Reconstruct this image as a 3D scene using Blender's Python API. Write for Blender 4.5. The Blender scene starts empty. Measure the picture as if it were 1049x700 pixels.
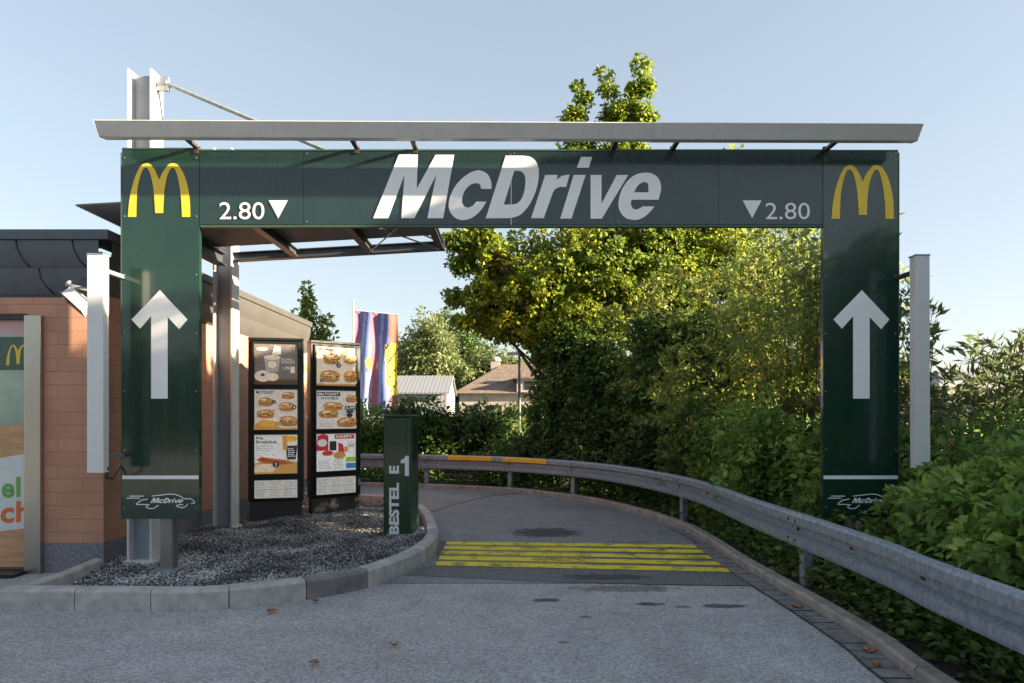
import bpy, math, random
import numpy as np
from mathutils import Vector, Matrix
from mathutils.geometry import tessellate_polygon

random.seed(7); rng = np.random.default_rng(7)
D = bpy.data; SC = bpy.context.scene; COL = SC.collection
R = math.radians
F, CX, HY, EYE = 720.0, 524.5, 424.0, 1.6     # focal length, centre, horizon row and eye height of the survey of the photo

def P(px, py, Y): return Vector(((px-CX)/F*Y, Y, EYE-(py-HY)/F*Y))
def G(px, py, z=0.0):
    Y = (EYE-z)*F/(py-HY); return Vector(((px-CX)/F*Y, Y, z))

# ------------------------------------------------------------------ mesh building
class MB:
    def __init__(s): s.v=[]; s.f=[]; s.m=[]
    def add(s, vs, fs, mi=0):
        b=len(s.v); s.v.extend(tuple(v) for v in vs)
        for f in fs: s.f.append(tuple(b+i for i in f)); s.m.append(mi)
        return s
    def box(s, x0,x1,y0,y1,z0,z1, mi=0, M=None):
        vs=[Vector((x,y,z)) for z in (z0,z1) for y in (y0,y1) for x in (x0,x1)]
        if M: vs=[M@v for v in vs]
        return s.add(vs, [(0,2,3,1),(4,5,7,6),(0,1,5,4),(2,6,7,3),(0,4,6,2),(1,3,7,5)], mi)
    def prism(s, pts, fn, a, b, mi=0):
        """closed 2D outline pts extruded from a to b, fn(u,v,w)->3D"""
        n=len(pts); vs=[fn(u,v,a) for u,v in pts]+[fn(u,v,b) for u,v in pts]
        t=tessellate_polygon([[Vector((u,v,0)) for u,v in pts]])
        fs=[tuple(x) for x in t]+[tuple(n+i for i in reversed(x)) for x in t]
        fs+=[(i,(i+1)%n,n+(i+1)%n,n+i) for i in range(n)]
        return s.add(vs, fs, mi)
    def tube(s, pts, rad, n=8, mi=0, cap=True):
        pts=[Vector(p) for p in pts]
        if not hasattr(rad,'__len__'): rad=[rad]*len(pts)
        vs=[]; fs=[]
        for i,p in enumerate(pts):
            d=(pts[min(i+1,len(pts)-1)]-pts[max(i-1,0)]).normalized()
            a=d.cross(Vector((0,0,1)))
            if a.length<.1: a=d.cross(Vector((0,1,0)))
            a.normalize(); b=d.cross(a)
            for k in range(n):
                t=2*math.pi*k/n; vs.append(p+(a*math.cos(t)+b*math.sin(t))*rad[i])
        for i in range(len(pts)-1):
            for k in range(n):
                fs.append((i*n+k,i*n+(k+1)%n,(i+1)*n+(k+1)%n,(i+1)*n+k))
        if cap: fs.append(tuple(range(n-1,-1,-1))); fs.append(tuple((len(pts)-1)*n+k for k in range(n)))
        return s.add(vs,fs,mi)
    def flat(s, loops, fn, mi=0):
        """filled 2D outline(s), holes after the first, fn(u,v)->3D"""
        allp=[p for l in loops for p in l]
        t=tessellate_polygon([[Vector((u,v,0)) for u,v in l] for l in loops])
        return s.add([fn(u,v) for u,v in allp], [tuple(x) for x in t], mi)
    def build(s, name, mats, parent=None, bevel=0, smooth=False, loc=None):
        me=D.meshes.new(name); me.from_pydata(s.v,[],s.f)
        if not isinstance(mats,(list,tuple)): mats=[mats]
        for m in mats: me.materials.append(m)
        me.polygons.foreach_set('material_index', s.m)
        if smooth: me.polygons.foreach_set('use_smooth',[True]*len(s.f))
        me.update()
        o=D.objects.new(name,me); COL.objects.link(o)
        if parent:
            o.parent=parent
            me.transform(Matrix.Translation(-wloc(parent)))
        elif loc is not None:
            me.transform(Matrix.Translation(-Vector(loc))); o.location=loc
        if bevel:
            b=o.modifiers.new('bevel','BEVEL'); b.width=bevel; b.segments=2; b.limit_method='ANGLE'; b.angle_limit=R(40)
        return o

def wloc(o):
    l=Vector(o.location)
    while o.parent: o=o.parent; l+=Vector(o.location)
    return l
def tag(o,label,cat,group=None):
    o['label']=label; o['category']=cat
    if group: o['group']=group
    return o
def thing(name,label,cat,loc=(0,0,0),group=None):
    o=D.objects.new(name,None); COL.objects.link(o); o.location=loc; o.empty_display_size=.2
    return tag(o,label,cat,group)
def kind(o,k): o['kind']=k; return o
def dup(root,loc,rz=0,label=None):
    def cp(o,par):
        c=o.copy(); COL.objects.link(c)
        if par: c.parent=par
        for ch in [x for x in o.children]: cp(ch,c)
        return c
    r=cp(root,None); r.location=loc; r.rotation_euler.z=rz
    if label: r['label']=label
    return r

def smooth(pts, sharp=(), k=5, closed=True):
    """Catmull-Rom through pts, corners kept at the indices in sharp"""
    n=len(pts); out=[]
    for i in range(n if closed else n-1):
        p1,p2=pts[i],pts[(i+1)%n]
        p0=p1 if (i in sharp or (not closed and i==0)) else pts[i-1]
        p3=p2 if ((i+1)%n in sharp or (not closed and i==n-2)) else pts[(i+2)%n]
        if i in sharp and (i+1)%n in sharp: out.append(tuple(p1)); continue
        for j in range(k):
            t=j/k
            out.append(tuple(.5*((2*b)+(-a+c)*t+(2*a-5*b+4*c-d)*t*t+(-a+3*b-3*c+d)*t**3) for a,b,c,d in zip(p0,p1,p2,p3)))
    if not closed: out.append(tuple(pts[-1]))
    return out

_txt={}
def text2d(body, bold=0, shear=0):
    key=(body,bold,shear)
    if key in _txt: return _txt[key]
    c=D.curves.new('t','FONT'); c.body=body; c.size=1; c.offset=bold; c.shear=shear; c.resolution_u=4
    o=D.objects.new('t',c); COL.objects.link(o); bpy.context.view_layer.update()
    me=D.meshes.new_from_object(o.evaluated_get(bpy.context.evaluated_depsgraph_get()))
    vs=[(v.co.x,v.co.y) for v in me.vertices]; fs=[tuple(p.vertices) for p in me.polygons]
    D.objects.remove(o); D.curves.remove(c); D.meshes.remove(me)
    x0=min(v[0] for v in vs); x1=max(v[0] for v in vs); y0=min(v[1] for v in vs); y1=max(v[1] for v in vs)
    vs=[((x-x0)/(x1-x0),(y-y0)/(y1-y0)) for x,y in vs]
    _txt[key]=(vs,fs,(x1-x0)/(y1-y0)); return _txt[key]
def put_text(mb, body, fn, u0,u1,v0,v1, mi=0, bold=0, shear=0):
    vs,fs,_=text2d(body,bold,shear)
    mb.add([fn(u0+(u1-u0)*a, v0+(v1-v0)*b) for a,b in vs], fs, mi)

# ------------------------------------------------------------------ materials
def mat(name, col, rough=.6, metal=0, spec=.5, noise=0, nscale=8, bump=0, bscale=40, coat=0, col2=None, trans=0, bdist=.01, stretch=None):
    m=D.materials.new(name); m.use_nodes=True; nt=m.node_tree; N=nt.nodes; L=nt.links
    b=N['Principled BSDF']; b.inputs['Roughness'].default_value=rough; b.inputs['Metallic'].default_value=metal
    b.inputs['Specular IOR Level'].default_value=spec; b.inputs['Coat Weight'].default_value=coat; b.inputs['Coat Roughness'].default_value=.05
    b.inputs['Base Color'].default_value=(*col,1)
    tc=N.new('ShaderNodeTexCoord'); src=tc.outputs['Object']
    if stretch:
        mp=N.new('ShaderNodeMapping'); mp.inputs['Scale'].default_value=stretch; L.new(src,mp.inputs[0]); src=mp.outputs[0]
    if noise or col2:
        t=N.new('ShaderNodeTexNoise'); t.inputs['Scale'].default_value=nscale; t.inputs['Detail'].default_value=8; t.inputs['Roughness'].default_value=.65
        L.new(src,t.inputs['Vector'])
        r=N.new('ShaderNodeValToRGB'); r.color_ramp.elements[0].position=.3; r.color_ramp.elements[1].position=.7
        c2=col2 or tuple(min(1,c*(1+noise)) for c in col); c1=col if col2 else tuple(c*(1-noise) for c in col)
        r.color_ramp.elements[0].color=(*c1,1); r.color_ramp.elements[1].color=(*c2,1)
        L.new(t.outputs['Fac'],r.inputs[0]); L.new(r.outputs[0],b.inputs['Base Color'])
    if bump:
        t2=N.new('ShaderNodeTexNoise'); t2.inputs['Scale'].default_value=bscale; t2.inputs['Detail'].default_value=6; L.new(src,t2.inputs['Vector'])
        bp=N.new('ShaderNodeBump'); bp.inputs['Strength'].default_value=bump; bp.inputs['Distance'].default_value=bdist
        L.new(t2.outputs['Fac'],bp.inputs['Height']); L.new(bp.outputs[0],b.inputs['Normal'])
    return m

def leaf_mat(name, cols, trans=.35, nscale=.9, rough=.45):
    """leaf colours: a ramp driven half by a random value per leaf, half by a patchy noise"""
    m=D.materials.new(name); m.use_nodes=True; nt=m.node_tree; N=nt.nodes; L=nt.links; N.clear()
    out=N.new('ShaderNodeOutputMaterial'); b=N.new('ShaderNodeBsdfPrincipled'); tr=N.new('ShaderNodeBsdfTranslucent'); mx=N.new('ShaderNodeMixShader')
    b.inputs['Roughness'].default_value=rough; b.inputs['Specular IOR Level'].default_value=.4
    g=N.new('ShaderNodeNewGeometry'); tc=N.new('ShaderNodeTexCoord'); n=N.new('ShaderNodeTexNoise'); n.inputs['Scale'].default_value=nscale; n.inputs['Detail'].default_value=3
    L.new(tc.outputs['Object'],n.inputs['Vector'])
    mr=N.new('ShaderNodeMapRange'); mr.inputs[1].default_value=.33; mr.inputs[2].default_value=.67; L.new(n.outputs['Fac'],mr.inputs[0])
    a=N.new('ShaderNodeMath'); a.operation='MULTIPLY'; a.inputs[1].default_value=.58; L.new(g.outputs['Random Per Island'],a.inputs[0])
    c=N.new('ShaderNodeMath'); c.operation='MULTIPLY_ADD'; c.inputs[1].default_value=.42; L.new(mr.outputs[0],c.inputs[0]); L.new(a.outputs[0],c.inputs[2])
    r=N.new('ShaderNodeValToRGB'); e=r.color_ramp.elements
    while len(e)<len(cols): e.new(.5)
    for i,(p,cc) in enumerate(cols): e[i].position=p; e[i].color=(*cc,1)
    L.new(c.outputs[0],r.inputs[0]); L.new(r.outputs[0],b.inputs['Base Color'])
    hs=N.new('ShaderNodeHueSaturation'); hs.inputs['Saturation'].default_value=1.0; hs.inputs['Value'].default_value=1.5; L.new(r.outputs[0],hs.inputs['Color'])
    L.new(hs.outputs[0],tr.inputs[0]); mx.inputs[0].default_value=trans; L.new(b.outputs[0],mx.inputs[1]); L.new(tr.outputs[0],mx.inputs[2]); L.new(mx.outputs[0],out.inputs[0])
    return m

M={}
M['green']=mat('green enamel panel',(.009,.036,.024),rough=.19,coat=.6,bump=.25,bscale=.9,bdist=.02,noise=.15,nscale=2)
M['green_header']=mat('green enamel header',(.013,.034,.032),rough=.25,coat=.5,bump=.3,bscale=.8,bdist=.02,noise=.12,nscale=2)
M['green_edge']=mat('panel edge',(.06,.11,.07),rough=.5,metal=.3)
M['white_film']=mat('white sign film',(.86,.86,.86),rough=.4,noise=.04,nscale=5)
M['yellow_film']=mat('yellow sign film',(.85,.58,.04),rough=.4,noise=.06,nscale=6)
M['galv']=mat('galvanised steel',(.30,.33,.36),rough=.5,metal=.55,noise=.28,nscale=22,bump=.15,bscale=60)
M['rail']=mat('weathered galvanised rail',(.27,.305,.35),rough=.5,metal=.4,noise=.38,nscale=26,bump=.2,bscale=45,stretch=(1,1,.6))
M['whitesteel']=mat('white painted steel',(.62,.62,.60),rough=.45,noise=.08,nscale=6)
M['web']=mat('blue grey steel web',(.27,.30,.35),rough=.5,noise=.12,nscale=5)
M['darkpole']=mat('dull grey pole',(.13,.13,.14),rough=.6,noise=.3,nscale=5)
M['lightbar']=mat('white lamp housing',(.66,.66,.66),rough=.42,noise=.05,nscale=10)
M['bracket']=mat('dark bracket steel',(.05,.035,.03),rough=.6,noise=.4,nscale=20)
M['post']=mat('steel post',(.29,.28,.27),rough=.38,metal=.7,noise=.08,nscale=3)
M['inox']=mat('brushed steel',(.46,.43,.39),rough=.28,metal=.95,noise=.03,nscale=6)
M['darkmetal']=mat('dark seamed metal',(.085,.098,.118),rough=.45,metal=.4,noise=.15,nscale=3)
M['greymetal']=mat('grey seamed metal',(.085,.080,.075),rough=.55,metal=.2,noise=.1,nscale=3)
M['canopy']=mat('canopy steel',(.07,.08,.09),rough=.5,metal=.4,noise=.2,nscale=5)
M['sheet']=mat('corrugated sheet',(.20,.20,.20),rough=.5,metal=.4,noise=.1,nscale=4)
M['black']=mat('black board frame',(.012,.013,.013),rough=.38,noise=.2,nscale=6)
M['blackpaint']=mat('black print',(.02,.02,.022),rough=.6)
M['concrete']=mat('kerb concrete',(.42,.405,.385),rough=.9,noise=.30,nscale=7,bump=.5,bscale=70)
M['kerb_brown']=mat('weathered kerb concrete',(.30,.262,.23),rough=.9,noise=.35,nscale=6,bump=.5,bscale=60)
M['wetkerb']=mat('stained kerb concrete',(.20,.19,.18),rough=.8,noise=.35,nscale=7,bump=.5,bscale=70)
M['plinth']=mat('pebble plinth',(.19,.19,.21),rough=.9,noise=.6,nscale=60,bump=.8,bscale=90)
M['soil']=mat('dark soil',(.035,.028,.02),rough=1,noise=.5,nscale=12,bump=1,bscale=30,bdist=.03)
M['bark']=mat('bark',(.085,.065,.05),rough=.95,noise=.4,nscale=14,bump=.8,bscale=25,stretch=(1,1,.3))
M['glass']=mat('dark glass',(.03,.04,.05),rough=.08,spec=.8)
M['rubber']=mat('tyre rubber',(.02,.02,.02),rough=.9)
M['plaster']=mat('old plaster',(.38,.34,.29),rough=.9,noise=.2,nscale=2)
M['rooftile']=mat('brown roof tiles',(.17,.125,.10),rough=.9,noise=.35,nscale=3,bump=.6,bscale=12)
M['carwhite']=mat('white car paint',(.75,.77,.78),rough=.25,coat=.8)
M['carsilver']=mat('silver car paint',(.40,.43,.46),rough=.3,metal=.5,coat=.8)
M['yellowtape']=mat('orange reflective tape',(.85,.44,.02),rough=.45,noise=.06,nscale=6)

def ribbed(name,col,axis,scale,strength=.5,rough=.45,metal=0):
    m=mat(name,col,rough=rough,metal=metal,noise=.08,nscale=4); nt=m.node_tree; N=nt.nodes; L=nt.links
    w=N.new('ShaderNodeTexWave'); w.bands_direction=axis; w.inputs['Scale'].default_value=scale
    tc=[n for n in N if n.type=='TEX_COORD'][0]; L.new(tc.outputs['Object'],w.inputs['Vector'])
    bp=N.new('ShaderNodeBump'); bp.inputs['Strength'].default_value=strength; bp.inputs['Distance'].default_value=.006
    L.new(w.outputs['Fac'],bp.inputs['Height']); L.new(bp.outputs[0],N['Principled BSDF'].inputs['Normal'])
    return m
M['ribbar']=ribbed('ribbed lamp housing',(.66,.65,.64),'X',16,.22)

def brick_mat():
    m=D.materials.new('painted block wall'); m.use_nodes=True; N=m.node_tree.nodes; L=m.node_tree.links; b=N['Principled BSDF']
    g=N.new('ShaderNodeNewGeometry'); s=N.new('ShaderNodeSeparateXYZ'); L.new(g.outputs['Position'],s.inputs[0])
    a=N.new('ShaderNodeMath'); a.operation='ADD'; L.new(s.outputs[0],a.inputs[0]); L.new(s.outputs[1],a.inputs[1])
    c=N.new('ShaderNodeCombineXYZ'); L.new(a.outputs[0],c.inputs[0]); L.new(s.outputs[2],c.inputs[1])
    t=N.new('ShaderNodeTexBrick'); t.inputs['Scale'].default_value=1; t.inputs['Brick Width'].default_value=.5; t.inputs['Row Height'].default_value=.135
    t.inputs['Mortar Size'].default_value=.004; t.inputs['Mortar Smooth'].default_value=.4; t.inputs['Bias'].default_value=0
    t.inputs['Color1'].default_value=(.56,.285,.185,1); t.inputs['Color2'].default_value=(.62,.325,.215,1); t.inputs['Mortar'].default_value=(.53,.25,.155,1)
    L.new(c.outputs[0],t.inputs['Vector'])
    n=N.new('ShaderNodeTexNoise'); n.inputs['Scale'].default_value=3; n.inputs['Detail'].default_value=8; L.new(g.outputs['Position'],n.inputs['Vector'])
    mx=N.new('ShaderNodeMixRGB'); mx.blend_type='MULTIPLY'; mx.inputs[0].default_value=.35; L.new(t.outputs['Color'],mx.inputs[1]); L.new(n.outputs['Fac'],mx.inputs[2]); L.new(mx.outputs[0],b.inputs['Base Color'])
    bp=N.new('ShaderNodeBump'); bp.inputs['Strength'].default_value=.8; bp.inputs['Distance'].default_value=.006; bp.invert=True
    n2=N.new('ShaderNodeTexNoise'); n2.inputs['Scale'].default_value=60; L.new(g.outputs['Position'],n2.inputs['Vector'])
    ad=N.new('ShaderNodeMath'); ad.operation='MULTIPLY_ADD'; ad.inputs[1].default_value=.3; L.new(n2.outputs['Fac'],ad.inputs[0]); L.new(t.outputs['Fac'],ad.inputs[2])
    L.new(ad.outputs[0],bp.inputs['Height']); L.new(bp.outputs[0],b.inputs['Normal']); b.inputs['Roughness'].default_value=.8
    return m
M['brick']=brick_mat()

def asphalt_mat(name, base, spots=(), crack=False):
    """speckled asphalt; spots = (x,y,rx,ry,strength) oil and water stains lying on it"""
    m=D.materials.new(name); m.use_nodes=True; N=m.node_tree.nodes; L=m.node_tree.links; b=N['Principled BSDF']
    g=N.new('ShaderNodeNewGeometry'); P_=g.outputs['Position']
    def math(op,*a):
        n=N.new('ShaderNodeMath'); n.operation=op
        for i,x in enumerate(a):
            if isinstance(x,(int,float)): n.inputs[i].default_value=x
            else: L.new(x,n.inputs[i])
        return n.outputs[0]
    def noise(sc,det=6,ro=.6):
        n=N.new('ShaderNodeTexNoise'); n.inputs['Scale'].default_value=sc; n.inputs['Detail'].default_value=det; n.inputs['Roughness'].default_value=ro; L.new(P_,n.inputs['Vector']); return n.outputs['Fac']
    v=N.new('ShaderNodeTexVoronoi'); v.inputs['Scale'].default_value=85; L.new(P_,v.inputs['Vector'])
    sv=N.new('ShaderNodeSeparateColor'); L.new(v.outputs['Color'],sv.inputs[0])
    big=noise(.7,7); mid=noise(3.2,9,.72)
    f=math('MULTIPLY_ADD',sv.outputs[0],.75,.62)
    f=math('MULTIPLY',f,math('MULTIPLY_ADD',big,.6,.7)); f=math('MULTIPLY',f,math('MULTIPLY_ADD',mid,.8,.6))
    if spots:
        s=N.new('ShaderNodeSeparateXYZ'); L.new(P_,s.inputs[0]); wob=noise(8,8,.75)
        for (x,y,rx,ry,k) in spots:
            dx=math('DIVIDE',math('SUBTRACT',s.outputs[0],x),rx); dy=math('DIVIDE',math('SUBTRACT',s.outputs[1],y),ry)
            d=math('SQRT',math('ADD',math('MULTIPLY',dx,dx),math('MULTIPLY',dy,dy)))
            d=math('ADD',d,math('MULTIPLY_ADD',wob,2.4,-1.2))
            mr=N.new('ShaderNodeMapRange'); mr.inputs[1].default_value=.75; mr.inputs[2].default_value=1.05; mr.inputs[3].default_value=1-k; mr.inputs[4].default_value=1; L.new(d,mr.inputs[0])
            f=math('MULTIPLY',f,mr.outputs[0])
    cmb=N.new('ShaderNodeVectorMath'); cmb.operation='SCALE'; cmb.inputs[0].default_value=base; L.new(f,cmb.inputs['Scale']); L.new(cmb.outputs[0],b.inputs['Base Color'])
    bp=N.new('ShaderNodeBump'); bp.inputs['Strength'].default_value=.7; bp.inputs['Distance'].default_value=.006; L.new(v.outputs['Distance'],bp.inputs['Height']); L.new(bp.outputs[0],b.inputs['Normal'])
    b.inputs['Roughness'].default_value=.8; b.inputs['Specular IOR Level'].default_value=.35
    return m
def sp(px,py,wx,wy,k):
    a=G(px,py); return (a.x,a.y,wx,wy,k)
M['asphalt']=asphalt_mat('worn asphalt',(.37,.362,.365),[sp(561,615,.12,.07,.75),sp(665,619,.12,.06,.75),sp(741,621,.20,.07,.75),sp(640,603,.5,.14,.5),sp(600,632,.06,.04,.5),sp(578,658,.05,.03,.5),sp(500,545,.3,.1,.15),sp(700,622,.08,.04,.5)])
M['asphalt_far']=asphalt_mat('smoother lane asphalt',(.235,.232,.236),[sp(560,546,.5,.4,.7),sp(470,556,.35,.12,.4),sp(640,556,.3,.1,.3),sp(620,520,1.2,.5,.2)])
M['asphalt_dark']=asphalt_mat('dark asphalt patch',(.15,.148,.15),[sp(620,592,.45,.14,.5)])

for k_ in ('green','green_header','postgreen0','whitesteel','lightbar'):
    if k_ not in M: continue
    nt=M[k_].node_tree; b=nt.nodes['Principled BSDF']; t_=nt.nodes.new('ShaderNodeTexNoise'); t_.inputs['Scale'].default_value=3; t_.inputs['Detail'].default_value=10; t_.inputs['Roughness'].default_value=.75
    mp_=nt.nodes.new('ShaderNodeMapping'); mp_.inputs['Scale'].default_value=(6,6,.35); c_=nt.nodes.new('ShaderNodeTexCoord'); nt.links.new(c_.outputs['Object'],mp_.inputs[0]); nt.links.new(mp_.outputs[0],t_.inputs['Vector'])
    q_=nt.nodes.new('ShaderNodeMapRange'); q_.inputs[1].default_value=.4; q_.inputs[2].default_value=.75; r0=b.inputs['Roughness'].default_value; q_.inputs[3].default_value=r0*.92; q_.inputs[4].default_value=min(.8,r0+.12); nt.links.new(t_.outputs[0],q_.inputs[0]); nt.links.new(q_.outputs[0],b.inputs['Roughness'])
# ------------------------------------------------------------------ foliage
def leaf_mesh(pts, dirs, size, ratio, detail=1, fold=.25, upbias=.5, nrm=None):
    n=len(pts); d=dirs/np.linalg.norm(dirs,axis=1,keepdims=True)
    u=rng.normal(size=(n,3)); u[:,2]+=upbias*2
    if nrm is not None: u+=nrm*1.2
    s=np.cross(d,u); s/=np.linalg.norm(s,axis=1,keepdims=True)+1e-9
    w=np.cross(s,d); size=size.reshape(-1,1); hw=size*ratio*.5
    if detail==1:
        V=np.stack([pts, pts+d*size*.45+s*hw+w*hw*fold*2, pts+d*size, pts+d*size*.45-s*hw+w*hw*fold*2],1); k=4
        T=np.array([[0,1,2],[0,2,3]])
    else:
        V=np.stack([pts, pts+d*size*.28+s*hw*.9+w*hw*fold*1.6, pts+d*size*.62+s*hw*.8+w*hw*fold*1.2, pts+d*size-w*size*.10,
                    pts+d*size*.62-s*hw*.8+w*hw*fold*1.2, pts+d*size*.28-s*hw*.9+w*hw*fold*1.6],1); k=6
        T=np.array([[0,1,2],[0,2,3],[0,3,4],[0,4,5]])
    base=np.arange(n)[:,None,None]*k
    return V.reshape(-1,3), (T[None]+base).reshape(-1,3)
def np_mesh(name, V, Fc, m, parent=None, off=None):
    me=D.meshes.new(name); V=V.astype(np.float32)
    if parent is not None: V=V-np.array(wloc(parent),dtype=np.float32)
    me.vertices.add(len(V)); me.vertices.foreach_set('co',V.ravel())
    k=Fc.shape[1]; me.loops.add(Fc.size); me.loops.foreach_set('vertex_index',Fc.astype(np.int32).ravel())
    me.polygons.add(len(Fc)); me.polygons.foreach_set('loop_start',np.arange(len(Fc),dtype=np.int32)*k); me.polygons.foreach_set('loop_total',np.full(len(Fc),k,dtype=np.int32))
    me.materials.append(m); me.update(calc_edges=True); me.validate()
    o=D.objects.new(name,me); COL.objects.link(o)
    if parent is not None: o.parent=parent
    return o

def clump_points(lobes, n_clumps, shell=.55):
    """clump centres spread through the lobes (x,y,z,rx,ry,rz), most towards the outside"""
    vol=np.array([l[3]*l[4]*l[5] for l in lobes])**.55; idx=rng.choice(len(lobes),n_clumps,p=vol/vol.sum())
    L=np.array(lobes)[idx]; v=rng.normal(size=(n_clumps,3)); v/=np.linalg.norm(v,axis=1,keepdims=True)
    r=rng.uniform(0,1,n_clumps)**(1-shell); r*=rng.uniform(.82,1.12,n_clumps)
    return L[:,:3]+v*r[:,None]*L[:,3:6], v
def tree(name,label,cat,base,lobes,n_clumps,per,cr,leaf,ratio,lm,trunk_r=.1,group=None,detail=1,shell=.55,limbs=40,zmin=.05,droop=.3,trunk_top=None,extra=()):
    base=Vector(base); t=thing(name,label,cat,base,group)
    c,out=clump_points(lobes,n_clumps,shell)
    keep=c[:,2]>zmin; c=c[keep]; out=out[keep]; n=len(c)
    rad=cr*rng.uniform(.6,1.35,n)
    v=rng.normal(size=(n,per,3)); v/=np.linalg.norm(v,axis=2,keepdims=True)
    p=c[:,None]+v*(rad[:,None,None]*rng.uniform(.25,1,(n,per,1))**.6)*np.array([1,1,.75])
    d=v*.9+rng.normal(size=(n,per,3))*.6+out[:,None]*.5; d[...,2]-=droop
    p=p.reshape(-1,3); d=d.reshape(-1,3); nn=(v*.5+out[:,None]).reshape(-1,3)
    ok=p[:,2]>.02; p=p[ok]; d=d[ok]; nn=nn[ok]
    V,Fc=leaf_mesh(p,d,leaf*rng.uniform(.45,1.45,len(p)),ratio,detail,nrm=nn)
    np_mesh('crown',V,Fc,lm,t)
    mb=MB(); cen=Vector(np.mean(c,axis=0)); top=Vector(trunk_top) if trunk_top else Vector((cen.x,cen.y,max(cen.z,base.z+.3)+.3))
    tp=[base+(top-base)*s+Vector((math.sin(s*5)*trunk_r*.7,math.cos(s*4)*trunk_r*.7,0))*(s>0) for s in (0,.15,.4,.7,1)]
    mb.tube(tp,[trunk_r*1.35,trunk_r,trunk_r*.8,trunk_r*.55,trunk_r*.3],9)
    for i in rng.choice(n,min(limbs,n),replace=False):
        e=Vector(c[i]); s=rng.uniform(.2,.95); a=base+(top-base)*s
        if e.z<a.z-.3: a=base+(top-base)*.2
        m_=a.lerp(e,.5)+Vector((0,0,.12*(e-a).length)); r0=trunk_r*.38*(1.1-s)
        mb.tube([a,m_,e],[max(.012,r0),max(.009,r0*.6),.004],5)
    for e_ in extra: mb.tube(e_,[.04,.03,.018,.006][:len(e_)],6)
    mb.build('trunk',M['bark'],t,smooth=True)
    return t
def twig_shrub(name,label,cat,base,stems,height,spread,twigs,lpt,leaf,ratio,lm,group=None,bias=(0,0),detail=1,reach=.55,w=(1,1)):
    """shrub of arching stems with leaves set in pairs along its twigs"""
    base=Vector(base); t=thing(name,label,cat,base,group); mb=MB(); PT=[];DR=[]
    for i in range(stems):
        a=rng.uniform(0,2*math.pi); ln=height*rng.uniform(.6,1.12); sp_=spread*rng.uniform(.15,1)
        hx=math.cos(a)*sp_*w[0]+bias[0]; hy=math.sin(a)*sp_*w[1]+bias[1]; b0=base+Vector((math.cos(a)*.25*w[0]*spread,math.sin(a)*.2*w[1]*spread,0))
        pts=[b0+Vector((hx*s**1.6, hy*s**1.6, ln*(s-.16*s*s*s*(1+sp_))))+Vector(rng.normal(size=3)*.03) for s in np.linspace(0,1,7)]
        mb.tube(pts,[.016,.014,.012,.009,.007,.005,.003],4,cap=False)
        for j in range(twigs):
            s=rng.uniform(.12,1)**.8; k=min(5,int(s*6)); q=pts[k].lerp(pts[k+1],s*6-k); ax=(pts[k+1]-pts[k]).normalized()
            dv=(ax*.7+Vector(rng.normal(size=3))*.75); dv.z=abs(dv.z)*.6+.05; dv.normalize(); tl=reach*rng.uniform(.4,1)
            e1=q+dv*tl*.5; e2=q+dv*tl+Vector((0,0,-.22*tl)); mb.tube([q,e1,e2],[.004,.003,.0015],3,cap=False)
            for m_ in range(lpt):
                u=(m_+.5)/lpt; pp=(q.lerp(e1,u*2) if u<.5 else e1.lerp(e2,u*2-1)); axx=(e2-q).normalized()
                side=axx.cross(Vector(rng.normal(size=3))).normalized(); dd=axx*.55+side*.8; dd.z-=.15
                PT.append(pp); DR.append(dd)
    p=np.array(PT); d=np.array(DR); ok=p[:,2]>.03; p=p[ok]; d=d[ok]
    V,Fc=leaf_mesh(p,d,leaf*rng.uniform(.55,1.25,len(p)),ratio,detail)
    np_mesh('crown',V,Fc,lm,t); mb.build('trunk',M['bark'],t)
    return t

LM={}
LM['maple']=leaf_mat('maple leaves',[(.0,(.045,.088,.018)),(.3,(.095,.155,.024)),(.55,(.18,.24,.03)),(.8,(.36,.36,.035)),(1,(.48,.36,.03))],trans=.5,nscale=.9)
LM['mapledark']=leaf_mat('dark green leaves',[(0,(.040,.080,.024)),(.5,(.080,.140,.034)),(.85,(.15,.22,.045)),(1,(.28,.31,.06))],trans=.3)  # deeper green than the maple, shared by shrubs, undergrowth and far trees
LM['willow']=leaf_mat('narrow leaves',[(0,(.070,.120,.038)),(.4,(.15,.21,.05)),(.7,(.28,.32,.07)),(.9,(.44,.40,.08)),(1,(.55,.36,.12))],trans=.48,nscale=.9)
LM['young']=leaf_mat('young tree leaves',[(0,(.08,.13,.03)),(.5,(.16,.22,.04)),(1,(.32,.34,.06))],trans=.5)
LM['ivy']=leaf_mat('dark ivy leaves',[(0,(.038,.075,.022)),(.5,(.080,.135,.032)),(.82,(.16,.22,.045)),(1,(.32,.34,.07))],trans=.3,rough=.4)
LM['bramble']=leaf_mat('bramble leaves',[(0,(.060,.115,.028)),(.4,(.130,.220,.045)),(.72,(.25,.36,.07)),(1,(.44,.48,.12))],trans=.42,nscale=1.6)
LM['purple']=leaf_mat('dull narrow leaves',[(0,(.065,.095,.040)),(.5,(.11,.15,.055)),(.85,(.17,.17,.07)),(1,(.26,.20,.10))],trans=.45)
LM['pale']=leaf_mat('pale willow leaves',[(0,(.10,.14,.055)),(.5,(.17,.21,.08)),(1,(.26,.28,.11))],trans=.35,nscale=.5)

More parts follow.
